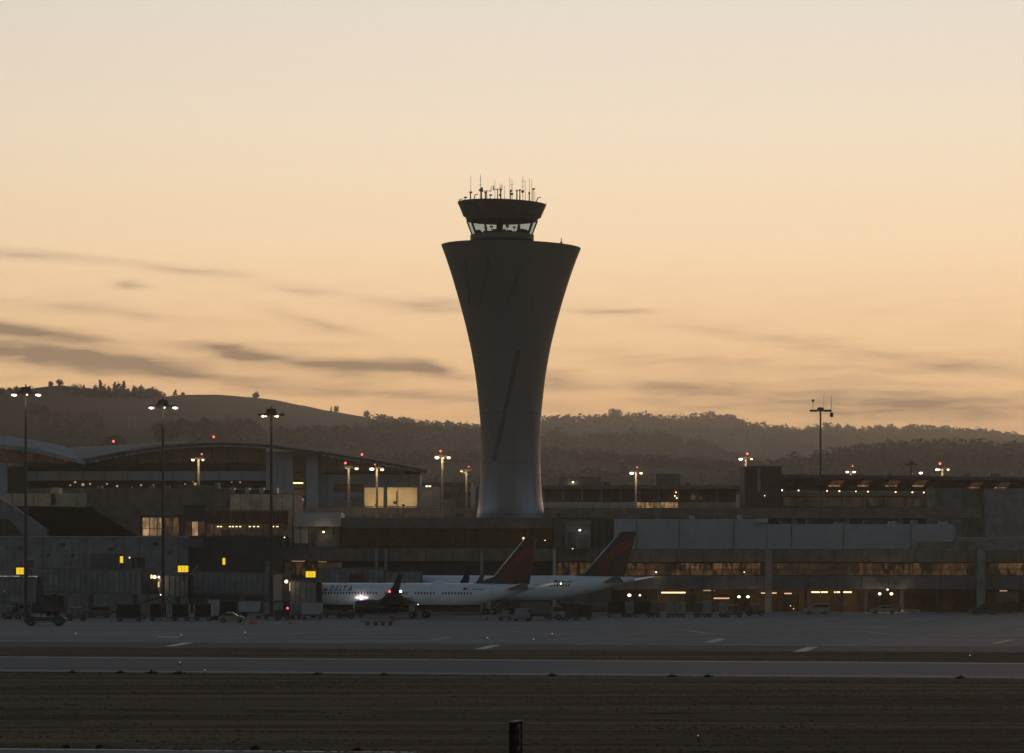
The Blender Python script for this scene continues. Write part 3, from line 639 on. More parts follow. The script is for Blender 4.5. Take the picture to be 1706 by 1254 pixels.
# red lamps on thin masts over this roof
def redmast(px, py, D, label):
    o = thing('obstruction_light', label, 'warning light', (X(px,D), D, 0), 0, 'red obstruction lights on thin masts')
    z = Z(py, D); MB().tube((0,0,0),(0,0,z-.3),.09).part('mast', M['dark'], o)
    MB().ball((0,0,z), .3).part('red_lamp', M['lampred'], o, smooth=True)
redmast(189,735,840,'red warning light above the low left part of the wave roof'); redmast(356,727.5,840,'red warning light above the crown of the wave roof'); redmast(603,757,840,'red warning light above the falling right part of the wave roof')

# ------------------------------------------------------------------ beige concourse (left, nearer)
D = 622
T = thing('beige_concourse', 'beige and brown concourse with lit rooms at the left in front of the wave roof', 'building', (X(240,D), D, 0))
wbox(T, 'back_wall', M['tan'], -60, 182, 822, None, 640, 20); wbox(T, 'louvre', M['dark'], 85, 92, 822, 841, 639.7, .3)
for px in (20, 55, 128, 155): wbox(T, 'wall_joint_fin', M['brown'], px, px+.8, 823, 842, 639.8, .2)
wbox(T, 'roof_room', M['tan'], 84, 97, 812, 822, 641, 6)
wbox(T, 'main_wall', M['brown'], 145, 383, 813.5, None, D, 30)
panels(T, 'wall_panel', M['brown'], 183, 383, 816, 858, D, 8, 2, .08)
wbox(T, 'roof_box', M['brown'], 295, 358, 808, 813.5, D+1, 14); wbox(T, 'roof_box', M['concrete'], 358, 364, 804, 813.5, D+1, 4)
for px in (383, 408, 432, 455): wbox(T, 'roof_unit', M['palegrey'], px, px+7, 812, 822, D+4, 4)
for px in (364, 391, 416, 440): wbox(T, 'roof_unit', M['dark'], px, px+16, 816, 822, D+5, 4)
wbox(T, 'east_block', M['brown'], 383, 490, 822, None, 619, 26)
panels(T, 'beige_panel', M['tan'], 383, 488, 823, 850, 619, 6, 1, .1)
wbox(T, 'dark_recess', M['dark'], 306, 342, 841, 893, D-.2, .2)
wbox(T, 'window_surround', M['dark'], 234, 302, 858, 895, D-.25, .2)
panels(T, 'lit_window', M['lit3'], 237, 299, 861.5, 893, D-.3, 5, 1, .18, pick=lambda i,k: (M['lit3'],M['lit3'],M['lit3'],M['lit1'],M['lit2'])[i])
wbox(T, 'window_transom', M['dark'], 237, 299, 880, 881, D-.45, .1)
panels(T, 'lit_window', M['lit2'], 308, 342, 868, 893, D-.25, 3, 1, .2, pick=lambda i,k: (M['lit2'],M['lit3'],M['lit1'])[i])
panels(T, 'facade_pane', M['glass'], 343, 382, 851, 893, D-.1, 3, 2, .2, pick=lambda i,k: M['lit1'] if k else M['glass'])
panels(T, 'facade_pane', M['glass'], 384, 480, 852, 893, 619-.1, 7, 2, .2, pick=lambda i,k: M['lit0'] if k else M['glass']) if M.setdefault('lit0', emit('room_nearly_dark', (1,.6,.3), .02, .8)) else None
for px in (363,368,383,388,394,400,416,423,430,455,462): wbox(T, 'downlight', M['tube'], px-1.5, px+1.6, 876.2, 877.8, (D if px < 383 else 619)-.5, .15)
wbox(T, 'corner_column', M['tan'], 480, 487, 850, None, 617.5, 1.5)
bulb(T, Vector((X(268,610), 606, Z(868,606)))-WL[T.name], 120, (1,.6,.3)).location
# inclined dark roof built of boards
def inclined(T, name, q, n, m, th=.35, gap=.12):
    """q: four (px,py,D) corners: top-left, top-right, bottom-right, bottom-left; n boards"""
    c = [Vector((X(px,d), d, Z(py,d))) - WL[T.name] for px, py, d in q]
    for k in range(n):
        a, b = (k+gap/2)/n, (k+1-gap/2)/n
        v = [c[0].lerp(c[3],a), c[1].lerp(c[2],a), c[1].lerp(c[2],b), c[0].lerp(c[3],b)]
        mb = MB().loft([[tuple(p-Vector((0,0,th))) for p in v], [tuple(p) for p in v]]); o = mb.part(name, m, T); outward(o.data)
inclined(T, 'roof_board', [(18,842,618),(150,844,618),(232,895,601),(92,895,601)], 7, M.setdefault('roofboard', mat('dark_roof_board', (.016,.011,.008), .95, spec=0)))
wbox(T, 'gable_wall', M['dark'], -20, 145, 845, None, 619, 2)
v = [(-60,826),(0,830),(22,843),(95,894),(55,894),(-60,880)]
tl = WL[T.name]; o = MB().prism([(X(a,604)-tl.x, Z(b,604)) for a, b in v], 604-tl.y, 606-tl.y).part('sloped_parapet', M['grey'], T); outward(o.data)
o = MB().prism([(X(a,603.5)-tl.x, Z(b,603.5)) for a, b in [(-60,860),(14,865),(40,894),(-60,894)]], 603.5-tl.y, 603.9-tl.y).part('dark_gable_opening', M['darkbrown'], T); outward(o.data)
wbox(T, 'ground_wall', M['grey'], -60, 313, 894.5, None, 598.2, 4)
panels(T, 'cladding_panel', M['bluegreydark'] if 'bluegreydark' in M else M.setdefault('bluegreydark', mat('weathered_blue_cladding', (.21,.225,.235), .6, var=.07)), -60, 312, 895, 1000, 598.1, 31, 1, .07, .09)
wbox(T, 'coping', M['palegrey'], -60, 313, 893, 894.4, 597.8, 2)
wbox(T, 'apron_building', M['dark'], 313, 470, 893, None, 600, 18); wbox(T, 'apron_wall_panel', M['darkgrey'], 305, 340, 897, 912, 597.5, .5)
panels(T, 'dark_wall_panel', M['brown2'] if 'brown2' in M else M.setdefault('brown2', mat('near_black_brown', (.045,.042,.04), .7)), 340, 470, 896, 935, 600, 9, 1, .08)
wbox(T, 'loading_box', M['darkgrey'], 150, 200, 922, 960, 594, 4)

# ------------------------------------------------------------------ centre pier
D = 606
T = thing('centre_pier', 'dark brown pier building running along behind the airliners in the centre', 'building', (X(740,D), D, 0))
wbox(T, 'white_wall', M['palegrey'], 489, 568, 853.5, 877, 612, 14); wbox(T, 'recess_wall', M['darkgrey'], 489, 566, 877.2, None, 614, 12)
for px in (500, 516, 552): wbox(T, 'recess_post', M['concrete'], px, px+1.3, 877.3, 914, 613.4, .3)
wbox(T, 'recess_door', M['palegrey'], 490, 513, 878, 905, 613.6, .2); wbox(T, 'sill_box', M['darkgrey'], 526, 566, 893, 912, 612.8, .8)
wbox(T, 'parapet', M['brown'], 568.5, 921, 863, 880, 605, 20); wbox(T, 'coping', M['concrete'], 575, 604, 859, 862.8, 606, 1)
wbox(T, 'upper_wall', M['dark'], 568.5, 921, 880.1, None, D, 18)
panels(T, 'upper_pane', M['glass'], 569, 920, 880.6, 912.6, D, 17, 1, .15)
wbox(T, 'fascia', M['brown'], 470, 1022, 913.5, 934, 603.5, 3)
for k in range(12): wbox(T, 'fascia_joint', M['darkbrown'], 490+k*44, 490.8+k*44, 914, 933.5, 603.4, .1)
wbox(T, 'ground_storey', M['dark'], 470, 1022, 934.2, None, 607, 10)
LT = [M['lit1'],M['lit1'],M['lit2'],M['lit1'],M['lit0']]
panels(T, 'concourse_window', M['lit1'], 474, 1020, 936, 959, 606.9, 30, 1, .16, pick=lambda i,k: M['lit2'] if i in (1,2) else (M['lit2'] if i == 26 else (M['lit1'] if i % 4 else M['lit0'])))
wbox(T, 'window_transom', M['dark'], 474, 1020, 946.6, 947.3, 606.6, .15)
for px in (466, 624, 640, 800, 921): wbox(T, 'column', M['palegrey'] if px == 921 else M['grey'], px, px+5, 913.6, None, 602.6, .8)
panels(T, 'ground_panel', M['darkgrey'], 474, 1020, 961, 1012, 606.9, 15, 1, .15)
wbox(T, 'fluorescent_tube', M['tubed'] if 'tubed' in M else M.setdefault('tubed', emit('dim_tube', (1,.66,.32), .35)), 486, 508, 933.9, 935.2, 606.5, .2)
for px in (530, 590, 690, 838): wbox(T, 'fluorescent_tube', M['tubed'], px, px+14, 935.2, 936, 606.5, .2)
wbox(T, 'end_block', M['brown'], 922, 1022, 864, 913.3, 604, 14)
wbox(T, 'louvred_plant_box', M['palegrey2'] if 'palegrey2' in M else M.setdefault('palegrey2', mat('grey_louvre', (.19,.19,.19), .7)), 942, 984, 867, 914, 601, 2.4)
panels(T, 'louvre_blade', M['concrete'], 944, 982, 868, 880, 600.9, 1, 5, .1)
panels(T, 'plant_door', M['darkgrey'], 945, 960, 886, 912, 600.9, 1, 1); panels(T, 'plant_door', M['darkgrey'], 964, 981, 890, 912, 600.9, 1, 1)
for px in (986, 997, 1008, 1016): wbox(T, 'vertical_fin', M['darkbrown'], px, px+3, 866, 913, 603.4, .5)
def walllamp(px, py, D, label, m='lampwarm', r=1.5, pw=60, col=(1,.72,.42)):
    o = thing('wall_lamp', label, 'lamp', (X(px,D), D, Z(py,D)), 0, 'small lamps on the terminal walls'); s = D/F
    MB().box(-.12,.12,.05,.5,-.1,.12).part('bracket', M['dark'], o); MB().ball((0,-.1,0), r*s, 8, 5, (1,1,.8)).part('lens', M[m], o, smooth=True)
    if pw: bulb(o, (0,-.5,-.3), pw, col, .1)
walllamp(539,886,611.5,'round warm lamp in the recess below the white wall', r=1.9, pw=70); walllamp(966,883,599.5,'oval white lamp on the louvred plant box', 'lampwhite', 1.9, 10, (.9,.95,1))
walllamp(733,971,601,'white lamp seen just over the nearer airliner roof', 'lampwarm', 2.6, 60); walllamp(474,895,599,'tiny lamp at the corner of the dark apron building', 'lampwarm', .9, 0)
walllamp(872,896,605,'faint orange lamp on the dark upper panes left of the first tail fin', 'tube', 1.6, 30, (1,.5,.2)); walllamp(908,900,605,'faint lamp on the dark upper panes right of the first tail fin', 'tube', 1, 0); walllamp(954,914,600,'tiny lamp under the louvred plant box','tube',1,0)

# ------------------------------------------------------------------ elevated road behind the piers
D = 680
T = thing('elevated_roadway', 'long dark elevated road deck with railing crossing behind the piers', 'bridge', (X(1000,D), D, 0))
for a in range(488, 1548, 88):
    wbox(T, 'deck_beam', M['brown'], a, a+87.6, 846, 863 if a > 560 else 856, D, 10); wbox(T, 'deck_column', M['concrete'], a+40, a+48, 863 if a > 560 else 856, None, D+2, 3)
    wbox(T, 'railing', M['darkgrey'], a, a+87.6, 842.6, 843.4, D-.1, .1)
    for q in range(6): wbox(T, 'railing_post', M['darkgrey'], a+q*14.6, a+q*14.6+.8, 843.5, 846, D-.1, .1)

# lit site boxes
T = thing('site_container', 'cream box brightly lit by floodlight, left of two on the road deck', 'container', (X(623,683), 683, Z(845.5,683)), 0, 'floodlit cream boxes')
s = 676/F; M['cream'] = mat('cream_sheet', (.66,.54,.34), .8, var=.03, nz=.08)
def cbox(T, wpx, hpx, door=False):
    w, h = wpx*s/2, hpx*s
    MB().box(-w, w, 0, 3, .35, h).part('body', M['cream'], T)
    MB().box(-w-.04, w+.04, -.04, 3.04, h+.01, h+.14).part('roof_rim', M['tan'], T)
    MB().box(-w, w, -.05, 2.9, 0.02, .2).part('skid', M['tan'], T)
    for q in (-.45, .25): MB().box(w*q, w*q+.35*w, -.06, .1, .18, .34).part('foot_block', M['dark'], T)
cbox(T, 32, 33)
T2 = thing('site_container', 'cream box brightly lit by floodlight, the wider one at the right with a door bar', 'container', (X(670,683), 683, Z(845.5,683)), 0, 'floodlit cream boxes')
cbox(T2, 50, 33); MB().box(X(661,676)-X(670,676)-.1, X(661,676)-X(670,676)+.1, -.12, -.01, .4, 3.4).box(X(655,676)-X(670,676), X(660.5,676)-X(670,676), -.12, -.01, .75, 1.3).part('door_bar', M['dark'], T2)
MB().box(X(662.5,676)-X(670,676), X(662.5,676)-X(670,676)+.12, -.04, -.01, .36, 3.9).part('door_joint', M['brown'], T2)
def added_floodpost(px, label, aimx):  # unseen posts, added to light the cream boxes
    o = thing('floodlight', label, 'floodlight', (X(px,677.5), 677.5, 0), 0, 'added floodlights aimed at the cream boxes'); z = Z(842.5,677.5)
    MB().tube((0,0,0),(0,0,z),.12).part('post', M['dark'], o); MB().box(-.35,.35,-.2,.2,z,z+.3).part('lamp_head', M['dark'], o)
    bulb(o, (0,.35,z+.35), 520, (1,.70,.36), .3, 'SPOT', (aimx,5,2.4), R(95))
added_floodpost(627, 'added low floodlight in front of the left cream box', -.3); added_floodpost(672, 'added low floodlight in front of the right cream box', 0)

# ------------------------------------------------------------------ low buildings behind (centre)
D = 720
T = thing('far_car_park', 'low dark car park building behind the tower foot, right side, with a rail glowing orange as if lit', 'building', (X(1070,D), D, 0))
wbox(T, 'roof_slab', M['darkgrey'], 895, 1240, 808, 814, D-4, 30); wbox(T, 'upper_wall', M['dark'], 897, 1228, 814.1, 835, D, 22)
wbox(T, 'lower_wall', M['brown'], 895, 1240, 846.2, None, D, 22)
panels(T, 'rail_panel', M['bluegrey'], 897, 1058, 835.5, 846, D-.6, 12, 1, .12); panels(T, 'glowing_rail_panel', M['litrail'], 1060, 1130, 836, 846, D-.6, 9, 1, .15); panels(T, 'rail_panel', M['grey'], 1131, 1238, 835.5, 846, D-.6, 9, 1, .12)
wbox(T, 'white_pier', M['palegrey'], 1226, 1239, 817, 846, D-1.2, 1); wbox(T, 'lit_window', M['lit2'], 1151, 1159, 822, 832, D-.2, .1); wbox(T, 'lit_window', M['lit1'], 1161, 1170, 824, 831, D-.2, .1)
for k in range(10): wbox(T, 'wall_bay_post', M['grey'], 905+k*32, 907+k*32, 814.2, 835, D-.3, .2)
wbox(T, 'roof_plant_room', M['darkgrey'], 931, 1001, 794, 807.8, D, 10); wbox(T, 'roof_plant_room', M['darkgrey'], 1093, 1133.5, 789, 807.8, D, 10)
wbox(T, 'roof_fan', M['dark'], 1006, 1017, 803, 807.8, D, 3); wbox(T, 'roof_fan', M['dark'], 1143, 1150, 803.5, 807.8, D, 3)
walllamp(954.5,803,D-.5,'white lamp on the roof plant room just right of the tower', 'lampwarm', 1.7, 40); 
for py, dx in ((820,0),(826,-1.5),(829.5,1.5)): wbox(T, 'lamp_cluster', M['lampwarm'], 1126+dx-.9, 1126+dx+.9, py-.8, py+.8, D-.9, .2)
T = thing('grey_service_building', 'low grey service building between the cream boxes and the tower foot', 'building', (X(745,D), D, 0))
wbox(T, 'grey_wall', M['concrete'], 700, 733, 811, None, 716, 12); wbox(T, 'low_block', M['darkgrey'], 702, 786, 803, 811, 724, 10); wbox(T, 'wall', M['brown'], 733, 800, 811.2, None, 722, 10)
panels(T, 'window_pane', M['glass'], 742, 787, 820, 828, 722, 5, 1, .15); wbox(T, 'white_block', M['grey'], 733, 758, 832, None, 718, 3); wbox(T, 'side_column', M['bluegrey'], 784, 792, 810, None, 719, 2)
for px, z_ in ((678,809.5),(711,810),(716,810)): wbox(T, 'eaves_lamp', M['lampwarm'], px-1.8, px+1.8, z_-1, z_+.8, 714, .3) if px > 700 else None
T = thing('roof_frame', 'small pale metal frame on the road deck left of the tower foot', 'frame', (X(717,674), 674, Z(863,674)))
for dx in (-2, -.7, 1, 1.9): MB().tube((dx,0,0),(dx,0,1.5),.06).part('post', M['steel'], T)
MB().tube((-2,0,1.5),(1.9,0,1.5),.07).part('rail', M['steel'], T); MB().tube((-2,0,.75),(1.9,0,.75),.05).part('rail', M['steel'], T); MB().box(-2,1.9,1,1.1,.1,1.2).part('back_panel', M['brown'], T)
wbox(thing('podium', 'dark podium building on which the tower foot is seen', 'building', (X(850,628), 628, 0)), 'wall', M['dark'], 560, 1000, 862.5, None, 628, 24)

# ------------------------------------------------------------------ terminal with timber roof (upper right)
D = 700
T = thing('timber_roof_terminal', 'terminal at the upper right with a red-brown timber roof and a lamp row', 'building', (X(1480,D), D, 0))
for a in range(1302, 1760, 46): wbox(T, 'roof_slab', M['roofmetal'], a, a+45.7, 790+(a-1302)*.012, 796+(a-1302)*.012, D-3, 34)
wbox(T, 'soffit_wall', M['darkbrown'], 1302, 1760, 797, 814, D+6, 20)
for k, a in enumerate(range(1310, 1750, 22)):
    zt, zb = Z(797,D), Z(812,D); x = X(a,D)-WL[T.name].x
    MB().prism([(x,zb),(x+.5,zb),(x+2.2,zt),(x+1.7,zt)], 1.0, 1.5).part('timber_rafter', M['redbrown'], T)
    MB().box(x, x+2.6, 2.2, 2.6, zt-1.3, zt-1.0).part('timber_purlin', M['redbrown'], T)
tl = WL[T.name]
for a, b in ((1380,1400),(1428,1447),(1474,1494),(1520,1539),(1613,1632),(1657,1677)):
    yy = 0 if a < 1600 else 3
    p = [(a,808.5+yy),(b,808.5+yy),(b+9,800+yy),(a+10,800+yy)]; o = MB().prism([(X(q,D)-tl.x, Z(r,D)) for q, r in p], .3, .4).part('lit_skylight', M['skylight'], T); outward(o.data)
    wbox(T, 'skylight_sill', M['lit3'], a, b, 808.7+yy, 810+yy, D+.25, .2)
for px, r in ((1302.5,1.9),(1330,1.6),(1377.5,1.4),(1398,1.8),(1425.5,1.3),(1445.5,1.7),(1491.5,1.7),(1519.5,1.7),(1538.5,1.6)):
    py = 816.6+(px-1302)*.016; mb = MB().ball((X(px,D)-tl.x, -.6, Z(py,D)), r*.72*D/F, 8, 5).part('eaves_lamp', M['lampwarm'], T, smooth=True)
wbox(T, 'gutter_beam', M['darkbrown'], 1302, 1545, 813, 814.5, D-.2, .5)
wbox(T, 'white_strip_wall', M['palegrey'], 1300, 1545, 819.5, 826, 705, 10); wbox(T, 'gallery_wall', M['dark'], 1300, 1545, 826.2, 846, 708, 8)
panels(T, 'gallery_pane', M['glass'], 1304, 1543, 827, 845, 707.6, 22, 1, .1, pick=lambda i,k: M['gal'] )if M.setdefault('gal', emit('gallery_glass', (.9,.62,.36), .022, .8)) else None
for k in range(8): wbox(T, 'gallery_column', M['palegrey'], 1300+k*34.8, 1302+k*34.8, 826.2, 846, 706.2, .4)
wbox(T, 'gallery_sill', M['palegrey'], 1300, 1545, 846.3, 847.6, 705.5, 2); wbox(T, 'brown_band', M['brown'], 1300, 1545, 847.8, None, 704, 14)
panels(T, 'brown_panel', M['darkbrown'], 1301, 1544, 863, 873, 703.9, 10, 1, .1)
wbox(T, 'pale_column', M['concrete'], 1545, 1557, 812, None, 699, 6); wbox(T, 'wing_wall', M['grey'], 1557, 1602, 813, None, 701, 20); wbox(T, 'brown_wing_wall', M['brown'], 1602, 1640, 813, None, 701.5, 20); wbox(T, 'end_wing_wall', M['grey'], 1640, 1760, 813.5, None, 698, 20)
panels(T, 'wing_panel', M['grey'], 1558, 1601, 815, 890, 701, 3, 5, .1); panels(T, 'end_wing_panel', M['grey'], 1641, 1760, 816, 890, 698, 7, 4, .1)
T = thing('dark_block_tower', 'dark square block tower at the left end of the timber-roofed terminal', 'building', (X(1271,690), 690, 0))
wbox(T, 'wall', M['darkbrown'], 1240.5, 1302, 778, None, 690, 14); wbox(T, 'corner_strip', M['grey'], 1262, 1267, 779, 820, 689.7, .3)
panels(T, 'wall_panel', M['brown2'], 1241, 1261, 779, 862, 690, 1, 5, .12); panels(T, 'wall_panel', M['brown2'], 1268, 1301, 779, 862, 690, 2, 5, .12); wbox(T, 'parapet_cap', M['dark'], 1239.5, 1303, 776.5, 777.8, 689.6, 15); wbox(T, 'small_lamp', M['lampwarm'], 1273.5, 1274.6, 825, 826.2, 689.5, .2)

# ------------------------------------------------------------------ right pier
D = 602
T = thing('right_pier', 'long pier at the right with blue-grey upper wall over dimly lit windows', 'building', (X(1360,D), D, 0))
wbox(T, 'upper_wall', M['bluegrey'], 1023, 1277.6, 864.5, 914.8, D, 20); wbox(T, 'upper_wall', M['bluegrey'], 1278, 1588, 873, 914.8, D, 20); wbox(T, 'upper_wall', M['bluegrey'], 1588.4, 1760, 895, 914.8, D, 20)
panels(T, 'upper_panel', M['bluegrey'], 1024, 1277, 865.5, 914, D, 9, 2, .02, .05); panels(T, 'upper_panel', M['bluegrey'], 1279, 1587, 874, 914, D, 11, 2, .02, .05); panels(T, 'upper_panel', M['grey'], 1589, 1760, 896, 914, D, 6, 1, .05, .05)
wbox(T, 'roof_hatch', M['palegrey'], 1261.5, 1279.5, 863.4, 870, D-1, 3)
wbox(T, 'roof_duct', M['brown'], 1530, 1625, 902, 914.6, D-2, 1.5); wbox(T, 'roof_duct', M['grey'], 1610, 1628, 898, 914.6, D-1.6, 1)
for px in (1541, 1576, 1645, 1688): wbox(T, 'coping_lamp', M['palegrey'], px, px+8, 914.9, 916.3, D-2.6, .3)
wbox(T, 'fascia', M['brown'], 1022.5, 1760, 915, 936, 600, 3); 
for k in range(16): wbox(T, 'fascia_joint', M['darkbrown'], 1040+k*44, 1040.8+k*44, 915.5, 935.6, 599.9, .1)
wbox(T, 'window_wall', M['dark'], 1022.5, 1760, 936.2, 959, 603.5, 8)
lit = {0:2,1:2,2:2,3:1,4:2,5:1,6:0,7:2,8:2,9:1,10:0,11:2,12:2,13:1,14:0,15:2,16:1,17:0,18:2}
def lp(i, k):
    px = 1040+i*15.7
    if 1055 < px < 1080 or 1125 < px < 1170 or 1190 < px < 1240 or 1252 < px < 1262: return M['lit2'] if k else M['lit3b']
    if px < 1275: return M['lit1']
    if 1290 < px < 1305: return M['lit2']
    if px < 1410: return M['lit0']
    if px < 1615: return (M['lit2'] if i % 3 else M['lit1'])
    if px < 1660: return M['lit0']
    return M['lit3b']
M['lit3b'] = emit('lit_room_mid', (1,.52,.20), .085, .9)
panels(T, 'concourse_window', M['lit1'], 1030, 1758, 937.4, 958.6, 603.4, 46, 2, .14, pick=lp)
wbox(T, 'floor_band', M['darkgrey'], 1022.5, 1760, 959.3, 981, 599.5, 22)
wbox(T, 'back_wall', M['under'] if 'under' in M else M.setdefault('under', mat('undercroft_wall', (.16,.12,.07), .85)), 1022.5, 1760, 981.2, None, 612, 2)
for a in range(1034, 1760, 27): wbox(T, 'undercroft_bay', (M['dark'], M['under'], M['darkbrown'])[(a//27) % 3], a, a+17, 990, None, 611.4, .4)
for px, w, m in ((1275,11,'grey'),(1628,13,'grey'),(1090,5,'dark'),(1150,5,'dark'),(1185,4,'dark'),(1340,5,'dark'),(1400,5,'dark'),(1440,5,'dark'),(1500,6,'dark'),(1560,6,'dark'),(1680,7,'dark')):
    wbox(T, 'column', M[m], px, px+w, 981.2 if m == 'dark' else 915, None, 599.0 if m == 'grey' else 601, .45 if m == 'grey' else .6)
for a, b, py, k in ((1102,1142,987,1),(1187,1215,996.5,.6),(1268,1294,987.8,.7),(1307,1319,988.5,.8),(1352,1366,986.3,1),(1368,1379,986.3,1),(1390,1392,986.3,1),(1394,1419,986.3,1),(1666,1678,984,.3),(1172,1190,983.5,.25)):
    wbox(T, 'fluorescent_tube', M['tube'] if k > .9 else (M['tubem'] if 'tubem' in M else M.setdefault('tubem', emit('mid_tube', (1,.62,.30), .8))) if k > .5 else M['tubed'], a, b, py-1.1, py+1.1, 605, .3)
    bulb(T, Vector((X((a+b)/2,606), 607.5, Z(py+4,606)))-WL[T.name], 50*k*max(.5,(b-a)/20), (1,.62,.28), .4)
wbox(T, 'parked_container_wall', M['concrete'], 1505, 1533, 1015.5, None, 597, 2.5); wbox(T, 'sign_board', M['under'], 1660, 1697, 986, 1003, 600.2, .3)
walllamp(1231,994,598,'left lamp of the bright pair under the right pier', 'lampwhite', 2.4, 90); walllamp(1246,994,598,'right lamp of the bright pair under the right pier', 'lampwhite', 2.4, 90)
walllamp(1465.5,989,598,'bright lamp over the lit car, left of two', 'lampwhite', 2.4, 160); walllamp(1485,989,598,'bright lamp over the lit car, right of two', 'lampwarm', 2.8, 240); walllamp(1478.5,982,598,'small round lamp above the bright pair over the lit car','lampwhite',1.5,0)
walllamp(1048.5,991.5,597,'bright pinkish white lamp under the second airliner tail, left of two', 'lampwhite', 2.9, 90); walllamp(1066,991.5,597,'smaller orange lamp under the second airliner tail, right of two', 'lampwarm', 1.8, 70, (1,.6,.25))
walllamp(1093,953,599,'faint orange lamp on the lit windows right of the second tail fin','tube',1.7,20); walllamp(1240,953,600,'small white lamp by the lit windows of the right pier','tube',1.2,0)
walllamp(1317,1009,596,'tiny lamp low in the open ground floor left of the silver estate car','tube',.8,0); walllamp(1322,1014,596,'tiny lamp nearest the ground beside the silver estate car','tube',.8,0)

# ------------------------------------------------------------------ plant and pipes on roofs and walls
def child_of(nm): return bpy.data.objects[nm]
rc = random.Random(21)
T = child_of('right_pier')
for px, w, h in ((1048,9,5),(1096,16,3.5),(1150,7,6),(1192,12,4),(1230,6,7),(1300,14,5),(1345,8,8),(1392,18,4),(1440,7,6),(1482,12,5),(1520,9,7),(1566,14,4)):
    top = 864.5 if px < 1278 else 873; wbox(T, 'roof_unit', rc.choice((M['grey'], M['darkgrey'], M['palegrey'])), px, px+w, top-h, top-.1, 608, 3)
for px in (1060,1131,1222,1318,1405,1517): wbox(T, 'downpipe', M['darkgrey'], px, px+1.2, 866 if px < 1278 else 874, 914, 601.6, .12)
for px in range(1040, 1750, 44): wbox(T, 'band_joint', M['dark'], px, px+.7, 960, 980.5, 599.35, .1)
T = child_of('centre_pier')
for px, w, h in ((600,12,4),(655,8,6),(700,16,3),(760,9,5),(905,8,5)): wbox(T, 'roof_unit', rc.choice((M['grey'], M['darkgrey'])), px, px+w, 863-h, 862.9, 610, 3)
for px in (540,596,712,771,846,960): wbox(T, 'downpipe', M['grey'], px, px+1.1, 914, 934, 603.3, .12)
for px in range(478, 1010, 38): wbox(T, 'wall_box', rc.choice((M['grey'], M['dark'], M['palegrey'])), px, px+rc.uniform(3,8), 966+rc.uniform(0,6), 976+rc.uniform(0,6), 605.5, .5)
T = child_of('beige_concourse')
for px, w, h in ((160,9,5),(205,14,3.5),(248,7,6),(272,10,4)): wbox(T, 'roof_unit', rc.choice((M['grey'], M['darkgrey'])), px, px+w, 813.5-h, 813.4, 630, 3)
for px in (70,138,232,296): wbox(T, 'downpipe', M['darkgrey'], px, px+1.1, 896, 960, 597.6, .12)
for px, py in ((100,905),(180,912),(255,904),(278,918),(30,910)): wbox(T, 'wall_vent', M['dark'], px, px+8, py, py+5, 597.7, .15)
T = child_of('timber_roof_terminal')
for px, w, h in ((1330,10,3),(1400,14,2.5),(1478,8,4),(1606,10,3),(1650,16,3)): wbox(T, 'roof_unit', M['darkgrey'], px, px+w, 790-h+2, 792, 715, 3)
T = child_of('wave_roof_terminal')
for px in range(450, 486, 12): wbox(T, 'stair_block_joint', M['grey'], px, px+.7, 756, 842, 784.9, .1)
for px in (545,575,610,645,680): wbox(T, 'wall_joint_fin', M['grey'], px, px+.8, 791, 843, 789.6, .2)

import bmesh
# ------------------------------------------------------------------ airliners (local frame: nose at the origin, tail towards -x, left wing +y)
def text_mesh(txt, size, extrude, m, shear=0.0, spacing=1.0, bold=0.0):
    c = bpy.data.curves.new('lettering', 'FONT'); c.body = txt; c.size = size; c.extrude = extrude; c.shear = shear; c.offset = bold; c.space_character = spacing
    c.align_x = 'LEFT'; o = bpy.data.objects.new('lettering', c); COL.objects.link(o)
    dg = bpy.context.evaluated_depsgraph_get(); me = bpy.data.meshes.new_from_object(o.evaluated_get(dg)); me.name = 'lettering'
    bpy.data.objects.remove(o); me.materials.clear(); me.materials.append(m); return me
M['fuse'] = mat('fuselage_white', (.78,.82,.86), .32, nz=.05, var=0, scale=.25)
# navy belly is part of the livery: colour by height on the fuselage itself
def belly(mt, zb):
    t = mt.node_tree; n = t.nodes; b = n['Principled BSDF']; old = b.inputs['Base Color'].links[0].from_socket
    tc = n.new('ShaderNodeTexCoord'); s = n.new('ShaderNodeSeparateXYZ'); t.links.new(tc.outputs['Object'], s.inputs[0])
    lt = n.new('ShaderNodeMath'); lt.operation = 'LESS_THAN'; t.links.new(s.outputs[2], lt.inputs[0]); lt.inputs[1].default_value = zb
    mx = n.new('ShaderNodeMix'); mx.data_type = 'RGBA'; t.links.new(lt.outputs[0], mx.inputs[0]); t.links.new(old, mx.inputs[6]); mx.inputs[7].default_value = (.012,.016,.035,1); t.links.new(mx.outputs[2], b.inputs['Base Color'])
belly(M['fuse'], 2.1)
M['decal'] = mat('navy_lettering', (.02,.025,.06), .5, var=0, nz=0); M['decalred'] = mat('red_lettering', (.30,.02,.03), .5, var=0, nz=0); M['decalgrey'] = mat('grey_marking', (.10,.11,.14), .5, var=0, nz=0)
M['wing'] = mat('wing_grey', (.10,.105,.11), .5, var=0); M['winglet'] = mat('winglet_navy', (.012,.014,.03), .4, var=0)
M['plwin'] = mat('cabin_window_dark', (.02,.02,.025), .3, var=0)
